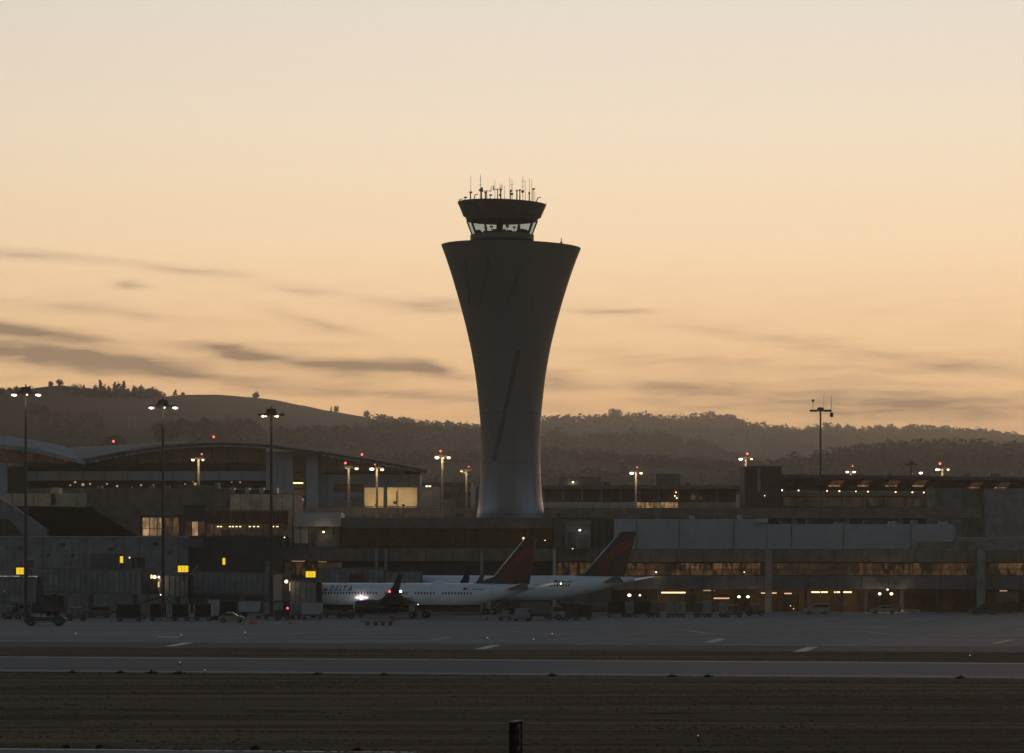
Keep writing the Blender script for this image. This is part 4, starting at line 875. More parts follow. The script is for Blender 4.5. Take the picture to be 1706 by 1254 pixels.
def airliner(name, label, pos, yaw, P):
    """yaw: how far the nose is turned away from the camera (the nose points to the left)"""
    o = thing(name, label, 'airliner', pos, math.pi - R(yaw), 'airliners parked at the gates')
    Lf, r, zc = P['L'], P['r'], P['zc']; NS = 28
    def station(s):
        if s < P['nose']: t = s/P['nose']; k = math.sqrt(max(0, 1-(1-t)**2))**.92; return r*max(.02,k), zc - .45*(1-t)**1.6*1.2
        if s > Lf-P['tail']: t = (s-(Lf-P['tail']))/P['tail']; return r*(1-.86*t**1.35), zc + r*.80*t**1.3*.98
        return r, zc
    rings = []; ss = [0,.15,.4,.8,1.4,2.2,3.2,4.4,P['nose']]+[P['nose']+(Lf-P['tail']-P['nose'])*k/6 for k in range(1,7)]+[Lf-P['tail']+P['tail']*k/12 for k in range(1,13)]
    for s in ss:
        q, z = station(s); rings.append([(-s, q*.97*math.cos(a*math.tau/NS), z + q*1.04*math.sin(a*math.tau/NS)) for a in range(NS)])
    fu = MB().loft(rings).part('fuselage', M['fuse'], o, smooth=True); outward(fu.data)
    def side(s, z, off=.02):
        q, c = station(s); dz = max(-.99, min(.99, (z-c)/(q*1.04))); return Vector((-s, q*.97*math.sqrt(1-dz*dz)+off, z))
    # cabin windows: a few pixels each, one row per side
    for sgn in (1, -1):
        mb = MB(); s = 5.6
        while s < Lf-P['tail']*.72:
            if not any(abs(s-g) < .55 for g in P['gaps']):
                p = side(s, zc+.42, 0); mb.box(p.x-.12, p.x+.12, (p.y-.08 if sgn > 0 else -p.y-.03), (p.y+.03 if sgn > 0 else -p.y+.08), p.z-.17, p.z+.18)
            s += .51
        mb.part('cabin_window_row', M['plwin'], o, kind='stuff')
        for s in P['doors']:
            p = side(s, zc+.1, 0); q0, q1 = side(s, zc-.85, 0), side(s, zc+1.0, 0); mb = MB()
            for dx in (-.42, .42): mb.tube((-s+dx, sgn*q0.y, q0.z), (-s+dx, sgn*(p.y+.01), p.z), .025, n=5).tube((-s+dx, sgn*(p.y+.01), p.z), (-s+dx, sgn*q1.y, q1.z), .025, n=5)
            mb.part('door_outline', M['decalgrey'], o)
    mb = MB(); q, z = station(1.9)
    for k in range(-2, 3):
        a = R(90+k*26); q2, z2 = station(2.6)
        c = Vector((-1.75-.25*abs(k)*.8, q*.98*math.cos(a), z+q*1.03*math.sin(a)*.80)); mb.box(c.x-.3, c.x+.3, c.y-.28, c.y+.28, c.z-.2, c.z+.28)
    mb.part('cockpit_window', M['plwin'], o)
    # wings
    zw = P['zw']; span = P['span']; rs, rc, ts, tc_ = P['rootLE'], P['rootC'], P['tipLE'], P['tipC']
    def foil(s, c, y, z, th): return [(-s, y, z), (-s-c*.12, y, z+th*.55), (-s-c*.4, y, z+th*.6), (-s-c*.75, y, z+th*.28), (-s-c, y, z), (-s-c*.6, y, z-th*.35), (-s-c*.15, y, z-th*.4)]
    for sgn in (1, -1):
        km = .36; sm = rs+(ts-rs)*km; cm = rc*.60
        w = MB().loft([foil(rs-.6, rc+.8, sgn*.6, zw, 1.0), foil(sm, cm, sgn*span*km, zw+span*km*.095, .55), foil(ts, tc_, sgn*span, zw+span*.105, .2)]).part('wing', M['wing'], o, smooth=False); outward(w.data)
        tz_ = zw+span*.105
        wl = MB().loft([foil(ts, tc_, sgn*span, tz_, .16), foil(ts+.9, tc_*.75, sgn*(span+.35), tz_+.9, .12), foil(ts+P['wlh']*.75, tc_*.36, sgn*(span+.75), tz_+P['wlh'], .06)]).part('winglet', M['winglet'], o); outward(wl.data)
        for k in (.32, .5, .68): 
            s0 = rs+(ts-rs)*k + (rc+(tc_-rc)*k)*.55; y0 = sgn*span*k; z0 = zw+span*k*.1-.28; f_ = MB().loft([[(-s0+.1*c_, y0+.05*s_, z0) for c_, s_ in ((1,1),(-1,1),(-1,-1),(1,-1))], [(-s0-1.2+.1*c_*0, y0+.2*s_, z0-.12+.16*c_) for c_, s_ in ((1,1),(-1,1),(-1,-1),(1,-1))], [(-s0-2.8, y0+.03*s_, z0+.05+.03*c_) for c_, s_ in ((1,1),(-1,1),(-1,-1),(1,-1))]]).part('flap_fairing', M['wing'], o)
        # engine: nacelle with lip, fan disc and pylon
        es, ey, ez, er = P['es'], sgn*P['ey'], P['ez'], P['er']
        def er_(s, q, dz=0): return [(-s, ey+q*math.cos(a*math.tau/20), ez+dz+q*math.sin(a*math.tau/20)) for a in range(20)]
        nac = MB().loft([er_(es+.35, er*.80), er_(es+.02, er*.86), er_(es, er*.93), er_(es+.2, er*1.0), er_(es+1.3, er*1.04), er_(es+2.9, er*.9), er_(es+3.3, er*.82), er_(es+3.3, er*.6)], cap=False).part('engine_nacelle', M['navyeng'], o, smooth=True)
        MB().loft([er_(es-.01, er*.86), er_(es-.03, er*.93), er_(es+.13, er*1.0), er_(es+.14, er*.98)], cap=False).part('engine_lip', M['chrome'], nac, smooth=True)
        fan = MB(); 
        for a in range(16):
            t = a*math.tau/16; fan.box(-es-.5, -es-.44, ey-.01, ey+.01, ez, ez)
            fan.v[-8:] = [(-es-.5+d*.12, ey+q*math.cos(t+d*.16), ez+q*math.sin(t+d*.16)) for q in (.15, er*.8) for d in (0, 1)]*2
        fan.f = [(8*a, 8*a+1, 8*a+3, 8*a+2) for a in range(16)]; fan.part('fan', M['darkgrey'], nac); MB().ball((-es-.4, ey, ez), .22).part('spinner', M['grey'], nac)
        MB().loft([er_(es+3.0, er*.55), er_(es+4.3, er*.38), er_(es+4.9, er*.1)]).part('exhaust_cone', M['darkgrey'], nac, smooth=True)
        py_ = MB().loft([[(-es-.9, ey-.12, ez+er*.9), (-es-.9, ey+.12, ez+er*.9), (-es-3.8, ey+.12, ez+er*.6), (-es-3.8, ey-.12, ez+er*.6)], [(-es-2.0, ey-.12, zw+P['ey']*.1+.12), (-es-2.0, ey+.12, zw+P['ey']*.1+.12), (-es-4.8, ey+.12, zw+P['ey']*.1), (-es-4.8, ey-.12, zw+P['ey']*.1)]]).part('pylon', M['wing'], o); outward(py_.data)
        # stabiliser with bare metal leading edge
        hs, hc, ht, hz_ = P['hs'], P['hc'], P['hspan'], P['hz']
        st_ = MB().loft([foil(hs, hc, sgn*.5, hz_, .35), foil(hs+ht*.62, hc*.38, sgn*ht, hz_+ht*.12, .12)]).part('stabiliser', M['stab'], o); outward(st_.data)
        MB().tube((-hs, sgn*.8, hz_+.02), (-hs-ht*.62+.02, sgn*ht, hz_+ht*.12+.01), .10, .07, 6).part('stabiliser_leading_edge', M['chrome'], o)
        # main gear
        gs, gy = P['gs'], sgn*P['gy']
        g = MB().tube((-gs, gy, .6), (-gs, gy, zw-.1), .14, .17, 8).tube((-gs+.1, gy, 1.4), (-gs-.2, gy-sgn*1.0, zw-.2), .07).part('main_gear_leg', M['grey'], o)
        for dx in P['bogie']:
            for dy in (-.42, .42):
                MB().tube((-gs+dx, gy+dy-.2, P['wr']), (-gs+dx, gy+dy+.2, P['wr']), P['wr'], n=18).part('tyre', M['black'], g); MB().tube((-gs+dx, gy+dy-.22, P['wr']), (-gs+dx, gy+dy+.22, P['wr']), P['wr']*.42, n=12).part('rim', M['steel'], g)
        if sgn > 0 or True:
            d = MB().box(-gs-.45, -gs+.45, gy+sgn*.62, gy+sgn*.66, 1.0, zw-.2).part('gear_door', M['fusegrey'], o)
    ng = MB().tube((-4.2, 0, .4), (-4.2, 0, zc-r*.8), .1, .12).part('nose_gear_leg', M['grey'], o)
    for dy in (-.25, .25): MB().tube((-4.2, dy-.1, .36), (-4.2, dy+.1, .36), .36, n=14).part('tyre', M['black'], ng)
    # fin
    F_ = P['fin']     # list of (s, z): dorsal start, LE base, LE tip, TE tip, TE base
    th = .22
    def finpoly(pts, w): return [[(-s, w, z) for s, z in pts], [(-s, -w, z) for s, z in pts]]
    fin = MB().loft(finpoly(F_, th*.7)).part('tail_fin', M['navy'], o); outward(fin.data)
    a, b_ = F_[1], F_[2]; MB().tube((-a[0]+.10, 0, a[1]), (-b_[0]+.10, 0, b_[1]-.1), .19, .13, 10).part('fin_leading_edge', M['chrome'], fin, smooth=True)
    def onfin(u, v):  # u chord 0..1, v height 0..1
        le = (a[0]+(b_[0]-a[0])*v, a[1]+(b_[1]-a[1])*v); te = (F_[4][0]+(F_[3][0]-F_[4][0])*v, F_[4][1]+(F_[3][1]-F_[4][1])*v)
        return (le[0]+(te[0]-le[0])*u, le[1]+(te[1]-le[1])*u)
    for sgn in (1, -1):
        for nm, m_, pts in (('tail_emblem','red',[(.16,.50),(.40,.74),(1.0,.80),(.98,.70),(.62,.50),(.45,.36)]), ('tail_emblem','darkred',[(.16,.49),(.45,.35),(.52,.05),(.62,-.02),(.20,-.02),(.10,.12)]),
                            ('tail_emblem','darkred',[(.68,.49),(1.0,.66),(1.0,.30),(.80,.02),(.66,.02),(.62,.28)])):
            w = sgn*(th*.7+.012); MB().loft([[(-onfin(u,v)[0], w, onfin(u,v)[1]) for u, v in pts], [(-onfin(u,v)[0], w-sgn*.01, onfin(u,v)[1]) for u, v in pts]]).part(nm, M[m_], fin)
    # livery on the left side: lettering, emblem, flag and registration bars
    adv = 0.0; scl = P['tw']/5.15; glyphs = []
    for ch in 'DELTA':
        tm = text_mesh(ch, 1.0, .012, M['decal'], .25, 1.0, .03)
        x0 = min(v.co.x for v in tm.vertices); w_ = max(v.co.x for v in tm.vertices)-x0
        bmx = bmesh.new(); bmx.from_mesh(tm); bmesh.ops.triangulate(bmx, faces=bmx.faces); bmesh.ops.subdivide_edges(bmx, edges=bmx.edges, cuts=3, use_grid_fill=True); bmx.to_mesh(tm); bmx.free()
        for v in tm.vertices: s = P['tx'] + (adv + v.co.x - x0)*scl*1.12; v.co = side(s, P['tz']+v.co.y*P['ts'], .02 + v.co.z)
        put('letter', tm, o); adv += w_ + .26
    def wrap(name, m_, pts, off=.015):
        mb = MB(); v = [tuple(side(s, z, off)) for s, z in pts]; mb.v = v; mb.f = [tuple(range(len(v)))]; mb.part(name, m_, o)
    tx, tz0, h = P['tx'], P['tz'], P['ts']*.72
    wrap('emblem', M['decalred'], [(tx-1.15,tz0),(tx-.25,tz0),(tx-.7,tz0+h*.45)]); wrap('emblem', M['decal'], [(tx-1.0,tz0+h*.3),(tx-.4,tz0+h*.3),(tx-.7,tz0+h)])
    fs = P['flag']; wrap('flag', M['decal'], [(fs,zc+.95),(fs+.45,zc+.95),(fs+.45,zc+1.3),(fs,zc+1.3)])
    for k in range(3): wrap('flag', M['decalred'], [(fs+(.46 if k else .46),zc+.95+.13*k),(fs+1.0,zc+.95+.13*k),(fs+1.0,zc+1.01+.13*k),(fs+.46,zc+1.01+.13*k)])
    reg = MB()
    for k in range(6):
        p = side(fs+1.5+k*.33, zc+1.0, .0); reg.box(p.x-.1, p.x+.1, p.y-.1, p.y+.02, zc+.9, zc+1.15)
    reg.part('registration', M['decalgrey'], o)
    # small fittings
    if P.get('dome'):
        s0 = P['dome']; MB().loft([[(-s0-dx, q*.8*math.cos(a*math.tau/12)*.8, zc+r*1.0+.42*q*math.sin(a*math.tau/12)*1.2) for a in range(12)] for dx, q in ((-1.0,.02),(-.6,.7),(0,1),(.7,.8),(1.3,.02))]).part('radome', M['fuse'], o, smooth=True)
    for s in (P['nose']+4, P['nose']+9.5, Lf*.47, Lf*.6, Lf-P['tail']):     # fuselage frame joints
        q, z = station(s); MB().loft([[(-s-dx, (q*.97+.006)*math.cos(a*math.tau/36), z+(q*1.04+.006)*math.sin(a*math.tau/36)) for a in range(36)] for dx in (-.025, .025)], cap=False).part('frame_joint', M['fusegrey2'], o, smooth=True)
    for s in P['ants']: MB().prism([(-s,zc+r*.98),(-s-.45,zc+r*.98),(-s-.45,zc+r+.5),(-s-.25,zc+r+.5)], -.03, .03).part('blade_antenna', M['wing'], o)
    return o, side
M['fusegrey2'] = mat('joint_grey', (.36,.39,.42), .5, var=0); M['navyeng'] = mat('nacelle_navy', (.02,.022,.03), .35, var=0, nz=.05); M['fusegrey'] = mat('gear_door_grey', (.35,.36,.37), .5, var=0); M['stab'] = mat('stabiliser_grey', (.32,.33,.34), .16, var=0, spec=1.0)
yaw = 20.0; tail = Vector((X(891,520), 522, 0)); Lp = 41.6; hd = Vector((-math.cos(R(yaw)), math.sin(R(yaw)), 0)); nose = tail + hd*Lp
P1 = dict(L=Lp, r=1.93, zc=3.5, nose=5.2, tail=13.5, gaps=(16.5,21.7,26.3), doors=(4.6,34.5), zw=2.35, span=17.2, rootLE=15.2, rootC=7.2, tipLE=24.0, tipC=1.7, wlh=2.7,
          es=13.6, ey=4.9, ez=1.75, er=1.06, hs=37.2, hc=3.5, hspan=7.2, hz=4.55, gs=22.4, gy=2.9, bogie=(0,), wr=.55,
          fin=[(31.0,5.35),(35.0,6.5),(40.2,12.6),(41.9,12.6),(40.6,4.9),(36.5,5.0)], tx=7.75, ts=1.12, tz=4.28, tw=3.9, flag=30.3, dome=25.6, ants=(9.5,19.5))
p1, side1 = airliner('airliner', 'nearer airliner with dark winglet, its nose hidden by the jet bridge', tuple(nose), yaw, P1)
def lamp_on(o, name, loc, r, m, pw=0, col=(1,.8,.6)):
    MB().ball(loc, r, 10, 6).part(name, M[m], o, smooth=True)
    if pw: bulb(o, (loc[0], loc[1]+.6, loc[2]), pw, col, .15)
q = side1(13.3, 3.2, .1); lamp_on(p1, 'inspection_light_and_flare', tuple(q), .36, 'lamppink', 30, (1,.8,.85))
for dx in (-.75, .75): MB().ball((q.x+dx, q.y, q.z), .20, 8, 5, (1.9,.4,.45)).part('inspection_light_and_flare', M['tube'], p1, smooth=True)  # orange flare tails of the lamp, shaped as glowing blobs either side
lamp_on(p1, 'navigation_light_red', (-24.3, 17.25, 4.30), .2, 'lampred'); lamp_on(p1, 'navigation_light_white', (-26.1, 17.25, 4.30), .19, 'lampwhite')
lamp_on(p1, 'belly_light', (-24.5, 6.0, 2.2), .06, 'lampwhite'); lamp_on(p1, 'tail_light', (-43.6, -6.6, 5.42), .14, 'lampwarm')
yaw2 = 25.0; tail2 = Vector((X(1057,563), 563, 0)); L2 = 53.6; hd2 = Vector((-math.cos(R(yaw2)), math.sin(R(yaw2)), 0)); nose2 = tail2 + hd2*L2
P2 = dict(L=L2, r=2.0, zc=4.55, nose=5.6, tail=15.5, gaps=(14.0,26.3,31.0), doors=(5.2,14.0,36.5), zw=3.0, span=19.6, rootLE=20.0, rootC=8.2, tipLE=30.2, tipC=1.9, wlh=2.6,
          es=18.0, ey=6.5, ez=2.35, er=1.2, hs=48.2, hc=3.6, hspan=7.6, hz=5.5, gs=28.5, gy=3.6, bogie=(-.6,.6), wr=.52,
          fin=[(42.2,6.5),(44.6,7.0),(51.2,14.0),(53.9,14.0),(51.6,5.9),(46.5,6.1)], tx=7.3, ts=1.0, tz=5.3, tw=4.2, flag=39.6, dome=0, ants=(30.0,))
p2, side2 = airliner('airliner', 'farther airliner whose tall red and navy fin stands right of the nearer one', tuple(nose2), yaw2, P2)

# ------------------------------------------------------------------ jet bridges
M['jb'] = mat('jet_bridge_grey', (.20,.21,.225), .6, var=.10); M['jbdark'] = mat('jet_bridge_frame', (.075,.075,.08), .6)
def jetbridge(label, px0, px1, yt, yb, D0, D1, depth=3.2, tilt=0.0, head=None, legs=(), cab=None):
    T = thing('jet_bridge', label, 'jet bridge', (X((px0+px1)/2, D0), D0, 0), 0, 'jet bridges along the left apron'); tl = WL[T.name]
    def q(px): t = (px-px0)/(px1-px0); return D0 + (D1-D0)*t
    n = max(2, round((px1-px0)/9.0))
    zt, zb = Z(yt, D0), Z(yb, D0)
    a, b = Vector((X(px0,q(px0)), q(px0), 0))-tl, Vector((X(px1,q(px1)), q(px1), 0))-tl; dz = tilt
    MB().loft([[(a.x,a.y+.06,zb),(a.x,a.y+depth,zb),(a.x,a.y+depth,zt),(a.x,a.y+.06,zt)], [(b.x,b.y+.06,zb+dz),(b.x,b.y+depth,zb+dz),(b.x,b.y+depth,zt+dz),(b.x,b.y+.06,zt+dz)]]).part('tunnel', M['jbdark'], T)
    for k in range(n):
        u0, u1 = (k+.06)/n, (k+.94)/n; c, d = a.lerp(b,u0), a.lerp(b,u1); th = .12 if k % 2 else .06
        MB().loft([[(c.x,c.y-th,zb+dz*u0+.15),(c.x,c.y+.05,zb+dz*u0+.15),(c.x,c.y+.05,zt+dz*u0-.15),(c.x,c.y-th,zt+dz*u0-.15)], [(d.x,d.y-th,zb+dz*u1+.15),(d.x,d.y+.05,zb+dz*u1+.15),(d.x,d.y+.05,zt+dz*u1-.15),(d.x,d.y-th,zt+dz*u1-.15)]]).part('wall_panel', M['jb'], T)
    for z0, z1 in ((zt-.13, zt+.12), (zb-.2, zb+.13)):
        MB().loft([[(a.x,a.y-.16,z0),(a.x,a.y+.02,z0),(a.x,a.y+.02,z1),(a.x,a.y-.16,z1)], [(b.x,b.y-.16,z0+dz),(b.x,b.y+.02,z0+dz),(b.x,b.y+.02,z1+dz),(b.x,b.y-.16,z1+dz)]]).part('edge_rail', M['palegrey3'], T)
    for px in legs:
        c = a.lerp(b, (px-px0)/(px1-px0))
        for dy in (.3, depth-.3): MB().box(c.x-.25,c.x+.25,c.y+dy-.2,c.y+dy+.2,.5,zb+dz-.1).part('leg', M['jbdark'], T)
        MB().box(c.x-.9,c.x+.9,c.y+.1,c.y+depth-.1,.45,.85).part('drive_bogie', M['jbdark'], T)
        for dx in (-.6,.6): MB().tube((c.x+dx,c.y+.0,.45),(c.x+dx,c.y+.35,.45),.45,n=12).part('tyre', M['black'], T)
    return T, tl, zt, zb
M['palegrey3'] = mat('worn_grey_rail', (.13,.13,.13), .6)
def yellowsign(px, py, w, h, D, label, digit=True):
    o = thing('gate_sign', label, 'sign', (X(px,D), D, Z(py+h/2,D)), 0, 'lit yellow gate signs'); s = D/F; w, h = w*s/2, h*s
    MB().box(-w-.1,w+.1,.06,.35,-.1,h+.1).part('case', M['dark'], o); MB().box(-w,w,0,.055,0,h).part('lit_face', M['yellow'], o)
    MB().tube((0,.2,-1.5),(0,.2,-.12),.06).part('post', M['dark'], o)
    if digit:
        for dx in (-.42*w, .12*w):      # two worn seven-bar digits, barely readable
            for a_, b_, c_, d_ in ((0,.30,.72,.82),(0,.30,.46,.54),(0,.30,.18,.28),(0,.08,.28,.72) if dx < 0 else (.22,.30,.28,.72)): MB().box(dx+a_*w, dx+b_*w, -.006, -.001, c_*h, d_*h).part('digit_bar', M['yellowdigit'], o)
# bridge at the left frame edge
T, tl, zt, zb = jetbridge('jet bridge cut by the left picture edge with a bright roof strip', -80, 60, 962, 1003, 522, 520, 4.2, legs=(22,))
MB().box(X(58,520)-tl.x, X(63,520)-tl.x, .1, 3.9, zb-.3, zt+.1).part('bellows', M['black'], T)
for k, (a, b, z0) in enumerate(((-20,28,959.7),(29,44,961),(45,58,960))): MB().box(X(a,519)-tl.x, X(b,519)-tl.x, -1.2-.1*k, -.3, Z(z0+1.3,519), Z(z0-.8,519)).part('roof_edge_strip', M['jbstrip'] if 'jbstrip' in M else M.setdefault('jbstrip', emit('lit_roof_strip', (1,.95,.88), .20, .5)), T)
MB().box(X(20,520)-tl.x, X(50,520)-tl.x, .5, 3.5, Z(960,520), Z(948,520)).part('roof_cabin', M['jbdark'], T)
for a, b in ((-10,8),(10,19)): MB().box(X(a,519)-tl.x, X(b,519)-tl.x, -1.25, -1.2, Z(985.5,519), Z(983.5,519)).part('lit_window_strip', M['tubed'], T)
MB().tube((X(61,520)-tl.x,-.2,zt-1),(X(63,520)-tl.x,-.2,zb-.3),.09).part('handrail', M['palegrey3'], T)
# second bridge
T, tl, zt, zb = jetbridge('long ribbed jet bridge with a lit cab window', 62, 236, 946.5, 985, 540, 532, 3.2, -.35, legs=(88, 150, 222))
for px0, px1, D_, yt, yb, nm in ((236.5,262,531.5,945,990,'rotunda'),(262.5,313,529.5,957,995,'cab')):
    MB().box(X(px0,D_)-tl.x, X(px1,D_)-tl.x, D_-tl.y, D_-tl.y+3.6, Z(yb,D_), Z(yt,D_)).part(nm, M['jbdark'], T)
for a, b in ((264,271),(272,281.5),(282.5,291),(292,299),(300,307),(308,313)):
    MB().box(X(a+.4,529)-tl.x, X(b-.4,529)-tl.x, 529.3-tl.y, 529.45-tl.y, Z(994,529), Z(959,529)).part('cab_panel', M['jb'], T)
MB().box(X(250,529)-tl.x, X(261,529)-tl.x, 529-tl.y, 531-tl.y, Z(990,529), Z(965,529)).part('cab_window', M['glass'], T)
MB().ball((X(257.5,528.6)-tl.x, 528.6-tl.y, Z(961,528.6)), .28).part('cab_lamp', M['lampwarm'], T, smooth=True); MB().ball((X(264.5,528.6)-tl.x, 528.6-tl.y, Z(961.3,528.6)), .17).part('cab_lamp', M['lampwarm'], T, smooth=True); MB().box(X(251,528.6)-tl.x, X(253.4,528.6)-tl.x, 528.6-tl.y, 528.8-tl.y, Z(963.5,528.6), Z(957.5,528.6)).part('cab_lamp', M['tube'], T)
MB().box(X(263,528.6)-tl.x, X(265.4,528.6)-tl.x, 528.6-tl.y, 528.8-tl.y, Z(978,528.6), Z(969,528.6)).part('lit_door_gap', M['tubem'], T)
bulb(T, (X(258,527.5)-tl.x, 527.5-tl.y, Z(963,528)), 60)
MB().tube((X(315,528)-tl.x, 529-tl.y, Z(958,528)), (X(329,528)-tl.x, 529-tl.y, Z(941,528)), .07).part('stay_rod', M['tan'], T)
MB().box(X(313.5,530)-tl.x, X(320,530)-tl.x, 529.6-tl.y, 532.8-tl.y, Z(997,530), Z(960,530)).part('bellows', M['black'], T)
for a in (240, 292): MB().box(X(a,530)-tl.x, X(a+5,530)-tl.x, 531-tl.y, 532.5-tl.y, 0, Z(990,530)).part('leg', M['brown'] if a == 240 else M['jbdark'], T)
for k in range(4): MB().tube((X(262+14*k,530)-tl.x, 530-tl.y, Z(996,530)), (X(272+14*k,530)-tl.x, 530-tl.y, Z(1007,530)), .08).part('brace', M['jbdark'], T)
# third bridge, docked to the nearer airliner
T, tl, zt, zb = jetbridge('ribbed jet bridge docked to the nearer airliner with a lit round lamp', 320, 448, 952, 988, 541, 534, 3.2, -.3, legs=(345, 402))
MB().box(X(448.5,532)-tl.x, X(482,532)-tl.x, 532-tl.y, 535.5-tl.y, Z(1002,532), Z(953,532)).part('rotunda', M['jbdark'], T)
MB().box(X(482.5,530)-tl.x, X(528,530)-tl.x, 530-tl.y, 533.5-tl.y, Z(1004,530), Z(967,530)).part('cab', M['jbdark'], T)
for k in range(5): MB().box(X(484+k*8.6,530)-tl.x, X(491.6+k*8.6,530)-tl.x, 529.85-tl.y, 529.98-tl.y, Z(1003,530), Z(969+k*.5,530)).part('cab_panel', M['jb'], T)
MB().box(X(528.3,530)-tl.x, X(535,530)-tl.x, 529.5-tl.y, 533-tl.y, Z(1006,530), Z(970,530)).part('bellows', M['black'], T)
MB().box(X(448.7,531.8)-tl.x, X(470,531.8)-tl.x, 531.8-tl.y, 531.95-tl.y, Z(1000,532), Z(957,532)).part('rotunda_panel', M['jb'], T)
MB().ball((X(477,529.4)-tl.x, 529.4-tl.y, Z(968.5,529.4)), .27).part('cab_lamp', M['lampwarm'], T, smooth=True); MB().box(X(482,529)-tl.x, X(483.2,529)-tl.x, 529.2-tl.y, 529.4-tl.y, Z(984,529), Z(971,529)).part('lit_door_gap', M['tubem'], T)
bulb(T, (X(478,528)-tl.x, 528-tl.y, Z(971,529)), 40)
MB().box(X(442,546)-tl.x, X(451,546)-tl.x, 546-tl.y, 547-tl.y, 0, Z(934,546)).part('lift_column', M['jb'], T)
# fourth, behind the nearer airliner, docked to the farther one
T, tl, zt, zb = jetbridge('corrugated jet bridge seen over the nearer airliner roof, docked to the farther one', 530, 640, 947, 985, 578, 575, 3.2, .1, legs=(560, 620))
MB().box(X(640.5,574)-tl.x, X(703,574)-tl.x, 574-tl.y, 577.5-tl.y, Z(1000,574), Z(951,574)).part('cab', M['jbdark'], T)
for k in range(6): MB().box(X(642+k*10,573.8)-tl.x, X(651+k*10,573.8)-tl.x, 573.8-tl.y, 573.95-tl.y, Z(998,574), Z(953,574)).part('cab_panel', M['jb'], T)
MB().box(X(581,574.6)-tl.x, X(604,574.6)-tl.x, 574.6-tl.y, 576-tl.y, Z(985,574.6), Z(956,574.6)).part('brown_hatch', M['brownhatch'] if 'brownhatch' in M else M.setdefault('brownhatch', mat('brown_hatch', (.09,.03,.02), .7)), T)
yellowsign(36, 951, 18, 11, 517, 'lit yellow gate sign at the far left above the teal jet bridge cab'); yellowsign(305, 947.5, 17, 10.5, 528, 'lit yellow gate sign over the end of the long jet bridge'); yellowsign(517.5, 956.5, 16, 10, 534, 'lit yellow gate sign nearest the nose of the airliner')
yellowsign(202.5, 932, 5, 11, 588, 'narrow lit yellow sign on the grey cladding left of the second floodlight mast', False); yellowsign(373, 935, 4.4, 11, 590, 'narrow lit yellow sign on the dark apron building', False)
# small equipment on bridge roofs, guy poles
for px, lab in ((81,'left of two tall A-shaped poles rising behind the second jet bridge'),(121,'right of two tall A-shaped poles rising behind the second jet bridge')):
    o = thing('boom_pole', lab, 'pole', (X(px,545), 545, 0), 0, 'A-shaped poles'); z1 = Z(926,545)
    MB().tube((1.9,0,0),(.1,0,z1),.11,.08).part('strut', M['steel'], o); MB().tube((-1.2,0,0),(-.1,0,z1),.09,.07).part('strut', M['darkgrey'], o); MB().ball((0,0,z1+.1),.32).part('pulley', M['dark'], o)
o = thing('bridge_roof_unit', 'small pale cooling unit on the jet bridge roof beside the first floodlight mast', 'cooling unit', (X(51,523), 523, Z(946,523))); MB().box(-.45,.45,0,.8,0,1.2).part('body', M['darkgrey'], o); MB().box(-.5,.5,-.05,.85,1.25,1.45).part('lid', M['palegrey'], o)
for px in (222, 231, 238): 
    o = thing('roof_vent', {222:'left of three small dark vents on the long jet bridge roof', 231:'middle of three small dark vents on the long jet bridge roof', 238:'right of three small dark vents on the long jet bridge roof'}[px], 'vent', (X(px,534), 534, Z(946.5,534)), 0, 'vents on the long jet bridge roof'); MB().box(-.28,.28,0,.5,0,1.5).part('duct', M['dark'], o); MB().box(-.38,.38,-.1,.6,1.5,1.7).part('cap', M['dark'], o)
o = thing('whip_aerial', 'thin pale aerial with a tiny lamp right of the narrow yellow sign', 'aerial', (X(215,587), 587, 0)); MB().tube((.8,0,0),(0,0,Z(930,587)),.06).part('mast', M['steel'], o); MB().tube((-.9,0,Z(929,587)),(.1,0,Z(929,587)),.05).part('arm', M['steel'], o); MB().ball((.1,-.1,Z(928.8,587)),.13).part('lamp', M['tube'], o)

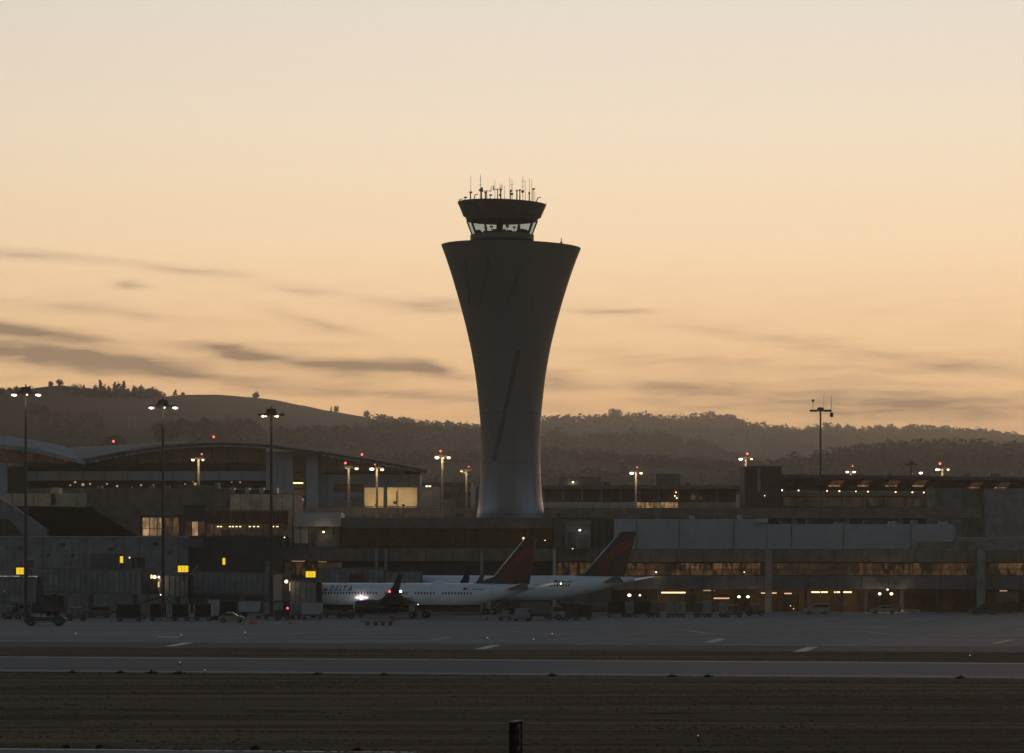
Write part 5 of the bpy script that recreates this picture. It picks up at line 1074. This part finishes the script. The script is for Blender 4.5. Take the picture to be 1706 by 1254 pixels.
# ------------------------------------------------------------------ tall floodlight masts
def mast(px, ytop, D, label, lit, r=.30, extra=False):
    o = thing('floodlight_mast', label, 'floodlight mast', (X(px,D), D, 0), 0, 'tall masts over the apron'); z = Z(ytop,D); s = D/F
    MB().tube((0,0,0),(0,0,z),r,r*.55,10).part('pole', M['mastpaint'], o); MB().tube((0,0,0),(0,0,.6),.6,.5,10).part('base', M['concrete'], o)
    if extra: 
        MB().tube((-.0,0,z-.9),(0,0,z-.1),1.1*.6,.75,12).part('head_ring', M['dark'], o)
        for dx in (-1.9,-1.1,1.1,1.9): MB().box(dx-.35,dx+.35,-.25,.25,z-1.0,z-.55).part('lamp_head', M['dark'], o)
        MB().tube((-2.2,0,z-.8),(2.3,0,z-.8),.09).part('crossbar', M['dark'], o); MB().tube((2.3,0,z-2.2),(2.3,0,z+2.4),.07,.03).part('aerial', M['steel_dark'], o); MB().tube((.7,0,z),(.7,0,z+2.6),.03).part('aerial', M['steel_dark'], o)
        MB().box(2.0,2.7,-.2,.2,z-2.1,z-1.2).part('siren', M['dark'], o); MB().tube((-1.6,0,z-.8),(-1.6,0,z+1.2),.05).ball((-1.6,0,z+1.4),.3).part('lamp_beacon', M['redbrown'], o)
        return o
    MB().tube((0,0,z-.35),(0,0,z+.55),.9,.7,14).part('head_frame', M['dark'], o); MB().tube((0,0,z+.55),(0,0,z+1.0),.12,.05).part('finial', M['dark'], o)
    n = 8
    for k in range(n):
        a = k*math.tau/n + .39; x, y = 1.75*math.cos(a), 1.1*math.sin(a)
        h = MB().box(x-.32,x+.32,y-.2,y+.2,z-.5,z-.15).part('lamp_head', M['dark'], o)
        if lit == 'all' and abs(x) > .8 and y < .9: MB().ball((x*(1.12 if x > 0 else 1.05), y-.05, z-.62), .24, 8, 5, (1.5,1,.6)).part('lens', M['lampwhite'], h, smooth=True)
    if lit == 'all':
        bulb(o, (0,-1.4,z-1.6), 110, (1,.9,.75), .4)
        MB().ball((.35, -1.15, z-.62), .12, 8, 5).part('lens', M['lampwarm'], o, smooth=True)
    else:
        for dx, q in ((-1.15,.2),(-.7,.12),(.95,.2),(.6,.08)): MB().ball((dx, -1.2, z-.62), q, 8, 5, (1.2,1,.8)).part('lens', M['lampwarm'], o, smooth=True)
        bulb(o, (0,-1.4,z-1.6), 30, (1,.8,.6), .4)
    return o
M['mastpaint'] = mat('dark_mast_paint', (.035,.028,.025), .6)
mast(43,651,490,'leftmost tall floodlight mast, lit, above the left hill crest','all'); mast(271.5,672.5,497,'second tall floodlight mast from the left, lit, in front of the ragged hill trees','all'); mast(452,687,500,'third tall floodlight mast from the left, dimly lit with small lamps','few')
mast(1367,678,715,'tall unlit mast with side antennas rising behind the timber-roofed terminal', '', .34, True)

# ------------------------------------------------------------------ road lights
def roadlight(px, ytop, D, label, heads, red=None, power=420, pr=.26, dark=False, cross=False):
    o = thing('road_light', label, 'street lamp', (X(px,D), D, 0), 0, 'road lights behind the piers'); z = Z(ytop,D); s = D/F
    MB().tube((0,0,0),(0,0,z),pr*1.25,pr*.8,10).part('pole', M['pole'] if not dark else M['dark'], o)
    MB().box(-.7,.7,-.25,.25,z,z+.35).part('head_frame', M['dark'], o)
    for dx, dy, w, m in heads:
        x = dx*s; zz = Z(ytop+dy,D); h = MB().tube((0,0,z+.1),(x,0,zz+.15),.07).box(x-.4,x+.4,-.3,.3,zz+.12,zz+.3).part('lamp_arm', M['dark'], o)
        MB().ball((x,-.05,zz-.02), w*s/2*.84, 10, 6, (1.1,1,.7)).part('lens', M[m], h, smooth=True)
    if red:
        zr_ = Z(ytop+red[1],D); MB().tube((red[0]*s,0,z+.2),(red[0]*s,0,zr_),.05).part('beacon_stem', M['dark'], o); MB().ball((red[0]*s,0,zr_+.1), red[2]*s/2*.85).part('red_beacon', M['lampred'], o, smooth=True)
    if cross:
        MB().box(-1.5,1.5,-.3,.3,z-.1,z+.25).part('crossarm', M['dark'], o); MB().box(-.35,.35,-.3,.3,z+.3,z+.9).part('head_box', M['dark'], o)
    if power:
        bulb(o, (-1.5,-1.2,z-.5), power, (1,.70,.38), .2); bulb(o, (1.5,-1.2,z-.5), power*.6, (1,.70,.38), .2)
    return o
roadlight(331,765,655,'road light in front of the crown of the wave roof', [(-9.5,1,6,'lampwarm'),(7,1,4.5,'lampwarm')], (5,-8,3.2))
roadlight(581,779,660,'left of the pair of road lights over the cream boxes', [(-4,1,3,'tubem'),(13,1.5,6.5,'lampwarm')], (-5.5,-7,4.5), 420)
roadlight(628,780,672,'right of the pair of road lights over the cream boxes', [(-8.5,1,8,'lampwhite'),(8.5,2,6.5,'lampwarm')], (-3,-5.5,2.8), 380)
roadlight(737,761,664,'tallest road light left of the tower, two lamps and a red beacon', [(-9,1,8,'lampwhite'),(1,2,4,'lampwarm'),(10.5,1,7,'lampwarm')], (-3,-9,4.4), 520)
roadlight(777,784,700,'small road light just left of the tower', [(-8,1,4,'tube'),(-3,3.5,2.5,'tubem'),(6,0,1.5,'tubed')], (4,-6,2.6), 260)
roadlight(1059.5,787,690,'road light between the tower and the dark block tower', [(-7,1,7.5,'lampwhite'),(8.5,1,5.5,'lampwarm')], (2,-8,2.6), 420)
roadlight(1242.5,763.5,705,'road light peeping over the dark block tower', [(-8.5,1,7,'lampwhite'),(9.5,1,4,'lampwarm')], (2.5,-7,4.5), 420)
roadlight(1417.5,785,742,'short road light over the timber roof, left of three', [(-6,1,5.5,'lampwhite'),(5.5,1,5.5,'lampwhite'),(0,4,3,'tube')], (3,-8,2.8), 200)
roadlight(1518,774,742,'dark cross-shaped mast head over the timber roof beside a white lamp', [(16,13.5,6.5,'lampwhite'),(2,14,3,'tubed')], None, 0, .3, True, True)
roadlight(1570,781,742,'short road light with red beacon over the timber roof, rightmost', [(-9,1,6,'lampwhite'),(9.5,1,4.5,'lampwarm'),(-5,1,4,'lampwarm')], (-4,-8,5), 300)

# ------------------------------------------------------------------ ground vehicles and equipment
def wheels(T, xs, y0, y1, r, n=12):
    for x in xs:
        for y in (y0, y1):
            w = MB().tube((x,y-.12,r),(x,y+.12,r),r,n=n).part('wheel', M['black'], T); MB().tube((x,y-.14,r),(x,y+.14,r),r*.45,n=8).part('hub', M['steel'], w)
def place(px, pyg, dD=0):      # ground point
    d = GD(pyg)+dD; return (X(px, d), d, 0)
def cart(label, px, pyg, w=2.6, h=1.9, body='curtain', side='palegrey', group='baggage carts in a row', rz=0.0):
    T = thing('baggage_cart', label, 'baggage cart', place(px,pyg), rz, group); z0 = .62
    MB().box(-w/2,w/2,-.8,.8,z0-.16,z0).part('chassis', M['darkgrey'], T); MB().box(-w/2-.05,w/2+.05,-.82,.82,z0+h,z0+h+.1).part('roof', M['roofmetal'], T)
    MB().box(-w/2,-w/2+.12,-.8,.8,z0+.01,z0+h-.01).part('end_wall', M[side], T); MB().box(w/2-.12,w/2,-.8,.8,z0+.01,z0+h-.01).part('end_wall', M[side], T)
    n = 4; q = (w-.28)/n
    for k in range(n): MB().box(-w/2+.14+k*q+.02,-w/2+.14+(k+1)*q-.02,-.74-.04*(k%2),-.70,z0+.02,z0+h-.03).part('curtain', M[body], T)
    MB().box(-w/2+.13,w/2-.13,.7,.74,z0+.02,z0+h-.03).part('rear_curtain', M[body], T)
    wheels(T, (-w/2+.45, w/2-.45), -.66, .66, .30); MB().tube((w/2,0,.5),(w/2+.8,0,.4),.05).part('drawbar', M['dark'], T); return T
def container(label, px, pyg, w, h, m='palegrey', z0=.7, group='pale containers on dollies'):
    T = thing('container_dolly', label, 'container', place(px,pyg), 0, group)
    MB().box(-w/2-.1,w/2+.1,-.9,.9,z0-.2,z0-.03).part('dolly_frame', M['dark'], T)
    c = MB().prism([(-w/2+.25,z0),(w/2-.25,z0),(w/2,z0+.45),(w/2,z0+h),(-w/2,z0+h),(-w/2,z0+.45)], -.85, .85).part('container_body', M[m], T); outward(c.data)
    n = max(2, round(w/1.1))
    for k in range(n): a = -w/2+.3+(w-.6)*k/n; MB().box(a+.04,a+(w-.6)/n-.04,-.885,-.855,z0+.18,z0+h-.12).part('side_panel', M[m], T)
    MB().box(-w/2-.02,w/2+.02,-.88,.88,z0+h+.005,z0+h+.07).part('top_rim', M['steel'], T)
    wheels(T, (-w/2+.4, w/2-.4), -.7, .7, .27); return T
def van(label, px, pyg, L_=4.6, h=2.1, m='silver', cat='van', group=None, box=False, rz=0.0, roofm=None):
    T = thing(cat.replace(' ','_'), label, cat, place(px,pyg), rz, group); W = .95
    if box:
        b = MB().box(-L_*.18,L_/2,-1.1,1.1,.95,.95+h).part('cargo_box', M[m], T)
        for k in range(4): a = -L_*.18+L_*.68*k/4; MB().box(a+.05,a+L_*.17-.05,-1.14,-1.105,1.05,.85+h).part('box_panel', M[m], T)
        MB().prism([(-L_/2,.5),(-L_*.2,.5),(-L_*.2,2.1),(-L_/2+.45,2.1),(-L_/2,1.35)],-1,1).part('cab', M['grey'], T); MB().prism([(-L_/2+.1,1.4),(-L_*.24,1.4),(-L_*.24,2.0),(-L_/2+.42,2.0)],-1.02,1.02).part('cab_window', M['glass'], T)
        MB().box(-L_/2,L_/2,-.9,.9,.6,.9).part('chassis', M['dark'], T); wheels(T,(-L_*.36,L_*.3),-.95,.95,.45)
    else:
        k = L_/4.6
        prof_ = {'van': [(-2.3,.35),(2.3,.35),(2.3,1.0),(2.2,1.75),(1.9,1.85),(-.4,1.85),(-1.25,1.25),(-2.2,1.02),(-2.3,.8)], 'car': [(-2.3,.3),(2.3,.3),(2.3,.9),(1.6,1.0),(1.0,1.42),(-.3,1.45),(-1.1,1.0),(-2.15,.85),(-2.3,.65)]}['van' if h > 1.6 else 'car']
        wprof = {'van': [(-1.05,1.22),(-.4,1.72),(2.0,1.72),(2.1,1.22)], 'car': [(-.95,1.0),(-.28,1.36),(.95,1.34),(1.45,1.0)]}['van' if h > 1.6 else 'car']
        b = MB().loft([[(x*k, y, z) for x, z in prof_] for y in (-W, W)]).part('body', M[m], T); outward(b.data)
        g_ = MB().loft([[(x*k, y, z) for x, z in wprof] for y in (-W-.015, W+.015)]).part('side_glass', M['glass'], T); outward(g_.data)
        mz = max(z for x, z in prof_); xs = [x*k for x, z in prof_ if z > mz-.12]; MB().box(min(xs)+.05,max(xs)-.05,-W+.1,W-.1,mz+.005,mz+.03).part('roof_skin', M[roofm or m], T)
        for y in (-.7,.7): MB().box(-2.33*k,-2.29*k,y-.17,y+.17,.62,.75).part('headlight', M['steel'], T)
        MB().box(-2.36*k,2.36*k,-.85,.85,.28,.42).part('bumper', M['dark'], T); wheels(T,(-1.45*k,1.45*k),-W+.05,W-.05,.33)
    return T
def tug(label, px, pyg, m='darkgrey', L_=3.0, roof=True, group='tow tractors'):
    T = thing('tow_tractor', label, 'tug', place(px,pyg), 0, group)
    b = MB().prism([(-L_/2,.35),(L_/2,.35),(L_/2,1.0),(.3,1.05),(.2,.75),(-.5,.75),(-.6,1.1),(-L_/2,.95)],-.65,.65).part('body', M[m], T); outward(b.data)
    MB().box(-.3,.2,-.5,.5,.8,.95).box(.12,.25,-.5,.5,.95,1.4).part('seat', M['black'], T); MB().tube((-.65,0,1.0),(-.45,0,1.35),.04).part('steering_column', M['dark'], T)
    if roof:
        for x in (-.65,.5): MB().tube((x,-.6,1.0),(x,-.6,1.95),.04).tube((x,.6,1.0),(x,.6,1.95),.04).part('post', M['dark'], T)
        MB().box(-.8,.65,-.68,.68,1.95,2.05).part('canopy', M['palegrey'], T)
    wheels(T,(-L_*.32,L_*.32),-.58,.58,.34); return T
# left: long low teal flat tractor nearest to us
T = thing('pushback_tractor', 'long low dark teal tractor with big wheels, nearest vehicle at the left', 'tug', place(75,1042.5), 0)
b = MB().prism([(-2.6,.45),(2.9,.45),(2.9,1.0),(2.3,1.25),(-1.2,1.25),(-1.5,1.1),(-2.6,1.1)],-1.1,1.1).part('body', M['teal'], T); outward(b.data)
MB().box(-1.35,1.2,-1.12,1.12,.52,.62).part('pale_sill', M['palegrey'], T); MB().prism([(-2.6,1.12),(-1.7,1.12),(-1.9,1.55),(-2.5,1.55)],-.5,.5).part('driver_cab', M['dark'], T)
for x in (-1.85,1.95): MB().prism([(x-.75,.9),(x+.75,.9),(x+.5,1.32),(x-.5,1.32)],-1.2,1.2).part('mudguard', M['dark'], T)
wheels(T,(-1.85,1.95),-.95,.95,.55,16)
# dark service clutter at the left
cart('large dark open baggage cart left of the row of curtained carts', 215,1035.5,3.6,1.9,'curtain','dark')
van('grey pickup-like service van behind the long jet bridge legs at the left', 162,1029,4.4,1.9,'darkgrey','service van')
T = thing('belt_loader','belt loader with its belt raised under the long jet bridge','belt loader',place(222,1032,6),0)
b = MB().prism([(-3.8,.9),(-3.6,.7),(4.4,3.3),(4.2,3.6)],-.5,.5).part('belt', M['dark'], T); outward(b.data)
MB().box(-2.4,2.2,-.8,.8,.45,.85).part('chassis', M['darkgrey'], T); MB().tube((1.2,0,.8),(2.4,0,2.6),.08).part('ram', M['steel'], T); MB().ball((4.3,-.5,3.75),.09).part('work_lamp', M['lampwhite'], T); wheels(T,(-1.6,1.5),-.75,.75,.38)
van('dark catering truck parked under the first jet bridge', 70,1027,7.4,2.5,'darkgrey','box truck',None,True)
tug('small tractor left of the pale service van',128,1034,'darkgrey'); tug('tractor in the dark under the left jet bridge',20,1031,'darkgrey',3.2)
T = thing('ladder_stand','pale folding stair under the left jet bridge','stairs',place(38,1026,8)); 
for k in range(6): MB().box(-1.6+k*.45,-1.1+k*.45,-.5,.5,.3+k*.35,.36+k*.35).part('step', M['grey'], T)
for y in (-.5,.5): MB().tube((-1.6,y,.2),(1.3,y,2.4),.06).tube((-1.6,y,1.1),(1.3,y,3.3),.05).part('rail', M['steel'], T)
carts_lab = ['curtained baggage cart, first of three right of the brown jet bridge leg','curtained baggage cart, middle of the three under the second jet bridge','curtained baggage cart, last of the three, left of the dark box container']
for (px, g), l in zip(((264,1034),(301,1034),(338.5,1034)), carts_lab): cart(l, px, g, 2.7, 1.85)
container('pale upright container between the third baggage cart and the dark box', 356,1033,1.5,2.3)
cart('tall dark curtained cart behind the small silver car', 380,1031,2.8,2.1,'darkolive' if 'darkolive' in M else 'curtain','dark')
van('small silver car in front of the tall dark cart, facing right', 386,1037,3.7,1.4,'silver','car', rz=math.pi)
container('bluish white wide container left of the red lamp', 416,1031.5,3.4,1.55,'palegrey',1.15); container('grey container directly left of the red lamp', 455,1031.5,2.9,1.7,'grey',.75)
container('narrow pale container directly right of the red lamp', 493,1031.5,1.8,1.75,'grey',.75); container('wide white container nearest the airliner nose', 520,1032,3.2,1.75,'palegrey',.8)
cart('low empty cart in front of the wide pale containers', 470,1033.5,2.4,.9,'dark','darkgrey')
T = thing('red_marker_lamp','red lamp on a dark stand among the containers','marker lamp',place(479,1033.5)); MB().tube((0,0,0),(0,0,1.7),.06).part('stand', M['dark'], T); MB().ball((0,0,1.85),.16).part('red_lens', M['lampred'], T, smooth=True); bulb(T,(0,-.3,1.9),18,(1,.1,.08),.1)
for px, l in ((417,'traffic cone group, left cone by the small silver car'),(421.5,'traffic cone in the middle of the trio right of the silver car'),(427,'traffic cone at the right of the trio right of the silver car'),(484,'lone traffic cone below the red lamp')):
    T = thing('traffic_cone', l, 'cone', place(px,1039.4), 0, 'orange traffic cones'); MB().tube((0,0,.05),(0,0,.78),.2,.04,10).part('cone_body', M['orange'], T); MB().box(-.26,.26,-.26,.26,0,.05).part('cone_base', M['black'], T); MB().tube((0,0,.42),(0,0,.55),.115,.085,10).part('white_band', M['white'], T)
# flat cart with orange box in front of the engine
T = thing('equipment_trailer','low flat trailer with railings and an orange box, in front of the nearer airliner engine','trailer',place(633,1042),0)
MB().box(-2.5,2.3,-.8,.8,.50,.68).part('deck', M['grey'], T); MB().box(1.4,2.1,-.5,.5,.7,1.45).part('orange_box', M['orange2'] if 'orange2' in M else M.setdefault('orange2', mat('dull_orange_paint', (.26,.07,.03), .6)), T)
for x in (-2.4,-1.2,0,1.2): MB().tube((x,-.75,.68),(x,-.75,1.25),.035).part('rail_post', M['steel'], T)
MB().tube((-2.4,-.75,1.25),(1.2,-.75,1.25),.035).part('top_rail', M['steel'], T); wheels(T,(-1.7,-.6,.4,1.4),-.65,.65,.26)
# under and behind the airliners
tug('dark tractor between the nose gear and the engine',576,1031,'dark',2.8,False); container('low flat dolly under the airliner nose',555,1029,3.0,.5,'darkgrey',.6); container('second low flat dolly under the airliner nose',592,1029,2.4,.5,'darkgrey',.6)
T = thing('maintenance_steps','wheeled maintenance steps under the rear fuselage','steps',place(823,1033),0)
for k in range(5): MB().box(-1.3+k*.4,-.85+k*.4,-.4,.4,.3+k*.3,.36+k*.3).part('step', M['darkgrey'], T)
for y in (-.42,.42): MB().tube((-1.4,y,.25),(1.0,y,2.0),.05).tube((-1.4,y,1.0),(.9,y,2.5),.04).part('rail', M['steel'], T)
wheels(T,(-1.1,.9),-.4,.4,.22)
T = thing('generator_cart','open-framed generator cart right of the maintenance steps','generator',place(842,1034),0); MB().box(-.9,.9,-.6,.6,.5,.65).part('deck', M['darkgrey'], T); MB().box(-.7,.5,-.5,.5,.66,1.5).part('engine_box', M['concrete'], T); MB().tube((-.9,-.55,.65),(-.3,-.55,1.9),.05).tube((.9,-.55,.65),(-.3,-.55,1.9),.05).part('frame', M['steel'], T); wheels(T,(-.6,.6),-.5,.5,.28)
van('pale fronted ground vehicle under the first tail', 870,1034.5,4.6,1.9,'grey','service van', rz=math.pi/2-.1)
van('grey box vehicle between the two tails', 904,1033,6.6,1.75,'darkgrey','box truck',None,True,math.pi)
van('dark brown tractor truck under the farther airliner', 930,1033,4.2,1.8,'darkbrown','service van'); cart('dark cart right of the brown truck',948,1033,2.8,1.9,'dark','darkbrown'); cart('second dark cart, under the farther airliner belly',972,1033,2.6,1.7,'curtain','dark')
labs = ['dark baggage cart farthest left below the bright lamps of the second tail','dark baggage cart second from the left under the second tail lamps']
cart(labs[0],1027,1028,3.2,1.85,'curtain','grey'); cart(labs[1],1070,1028,3.0,1.85,'curtain','grey')
for k, (px, w, m) in enumerate(((1048,1.3,'grey'),(1092,1.6,'darkgrey'),(1118,1.5,'grey'),(1134,1.5,'concrete'),(1162,1.4,'darkgrey'),(1178,1.5,'grey'),(1205,1.5,'grey'))):
    container(['grey upright container between the two dark carts','dark container right of the second dark cart','grey container, left of a close pair right of the second tail','pale container, right of a close pair right of the second tail','dark upright container below the low lit strip','grey upright container below the low lit strip','last grey container of the row before the twin lamps'][k], px, 1028, w, 1.8, m, .6, 'containers lined up under the right pier')
tug('tractor at the right end of the container row',1222,1028.5,'darkgrey'); tug('tractor in the shadow between twin lamps and pillar',1258,1026.5,'dark')
van('silver estate car parked under the right pier', 1361,1023.5,4.2,1.9,'silver','car'); 
van('car with its roof coloured white as if lit by the lamps overhead under the right pier', 1472,1022.5,4.6,1.4,'silver','car', roofm='white')  # roof skin painted white to stand for lamplight on it
van('dark van at the far right under the right pier', 1640,1024,4.8,1.9,'dark','van')

# lit wall and work lamps, taxiway edge lights, distance marker
for k, (px, py) in enumerate([(300,1108.5),(341,1122),(1616,1096.5),(302,1061.5),(126,1058.5),(812,1066),(889,1068.5),(1163,1235.5),(920,1059),(408,1056.5)]):
    T = thing('taxiway_edge_light', ['small pale edge light on the taxiway at the left','small edge light in the grass just below the left taxiway','reddish edge light beside the taxiway at the right','edge light at the end of the left dash','edge light near the left end of the apron line','edge light between the two centre dashes','edge light on the dark shoulder in the centre','lone pale edge light in the foreground grass at the right','edge light behind the centre guide line','edge light on the apron below the containers'][k], 'edge light', (*G(px,py+1), 0), 0, 'low lights and reflectors on the airfield')
    sc = GD(py)/F
    MB().tube((0,0,0),(0,0,.22),.05).part('stem', M['dark'], T); MB().ball((0,0,.3), min(.30, 1.1*sc)).part('lens', M['edgelens'] if 'edgelens' in M else M.setdefault('edgelens', emit('edge_lens', (1,.8,.72), .32)), T, smooth=True)
d = 134.6; sgx, sgy = X(857.3,d), d
T = thing('distance_marker_sign', 'black runway distance sign with a worn white number 3 in the foreground grass', 'sign', (sgx, sgy, 0), math.atan2(.972,.235))
# local x runs along the face, away from us; local -y is the face normal
hgt = Z(1203.5,d)
MB().box(0,1.35,0,.23,.12,hgt).part('sign_box', M['signblack'] if 'signblack' in M else M.setdefault('signblack', mat('sign_black', (.010,.010,.010), 1, var=0, spec=0)), T)
MB().box(.04,1.31,-.012,-.001,.17,hgt-.05).part('sign_face', M['signface'] if 'signface' in M else M.setdefault('signface', mat('sign_face_black', (.02,.02,.021), 1, var=0, spec=0)), T)
MB().box(-.01,1.36,-.02,.25,hgt+.002,hgt+.04).part('top_cap', M['darkgrey'], T)
for x in (.2,1.1): MB().box(x,x+.1,.06,.16,0,.119).part('leg', M['steel'], T)
tm = text_mesh('3', 1.46, .004, M['signwhite'] if 'signwhite' in M else M.setdefault('signwhite', mat('worn_sign_white', (.16,.16,.15), 1, var=0, spec=0)))
xs = [v.co.x for v in tm.vertices]; w = max(xs)-min(xs); m0 = min(xs)
for v_ in tm.vertices: x, y, z = v_.co; v_.co = (.67-w/2+(x-m0), -.018-z, .26+y*1.05)
put('digit', tm, T)
# small weeds at the taxiway edge
M['weed'] = mat('weed_leaf', (.045,.04,.026), .9, spec=0); translucent(M['weed'], .4)
def weed(px, py, h, label, seed):
    h *= .62
    d = GD(py); T = thing('weed_clump', label, 'weed', (*G(px,py), 0), 0, 'weed clumps at the grass edge'); r = random.Random(seed); v = []; f = []
    for k in range(150):
        a = r.uniform(0,6.28); q = r.uniform(0,h*2.2)**1; x, y = math.cos(a)*q*.9, math.sin(a)*q*.5; z = r.uniform(.0, h)*(1-q/(h*2.6))*r.uniform(.4,1.2); b = len(v); s = .07
        for _ in range(3): v.append((x+r.uniform(-s,s), y+r.uniform(-s,s), z+r.uniform(-s,s*1.6)))
        f.append((b,b+1,b+2))
    mb = MB(); mb.v = v; mb.f = f; mb.part('leaves', M['weed'], T); s_ = MB()
    for k in range(9): a = r.uniform(0,6.28); s_.tube((0,0,0),(math.cos(a)*h*.7, math.sin(a)*h*.3, h*r.uniform(.5,.95)),.012,.006,4)
    s_.part('stem', M['weed'], T)
for k, (px, py, h) in enumerate([(253,1122,.42),(298,1123,.48),(120,1121,.3),(200,1121,.25),(528,1124,.3),(640,1125,.25),(920,1126,.3),(1120,1128,.35),(1180,1128,.3),(1600,1130,.3),(110,1246,.14),(165,1246,.13),(425,1249,.2),(595,1251,.18)]):
    weed(px, py, h, ['weed clump at the taxiway edge left of the taller one','tallest weed clump on the near taxiway edge','low weed clump near the left end of the taxiway edge','small weed clump between the low one and the tall pair','weed clump on the taxiway edge left of centre','small weed clump on the taxiway edge near the centre','weed clump on the taxiway edge right of the centre','weed clump on the taxiway edge, left of two at the right','weed clump on the taxiway edge, right of two at the right','rightmost weed clump on the taxiway edge','small weed at the bottom pavement edge, far left','second small weed at the bottom pavement edge','wider weed at the bottom pavement edge','rightmost weed at the bottom pavement edge'][k], 40+k)
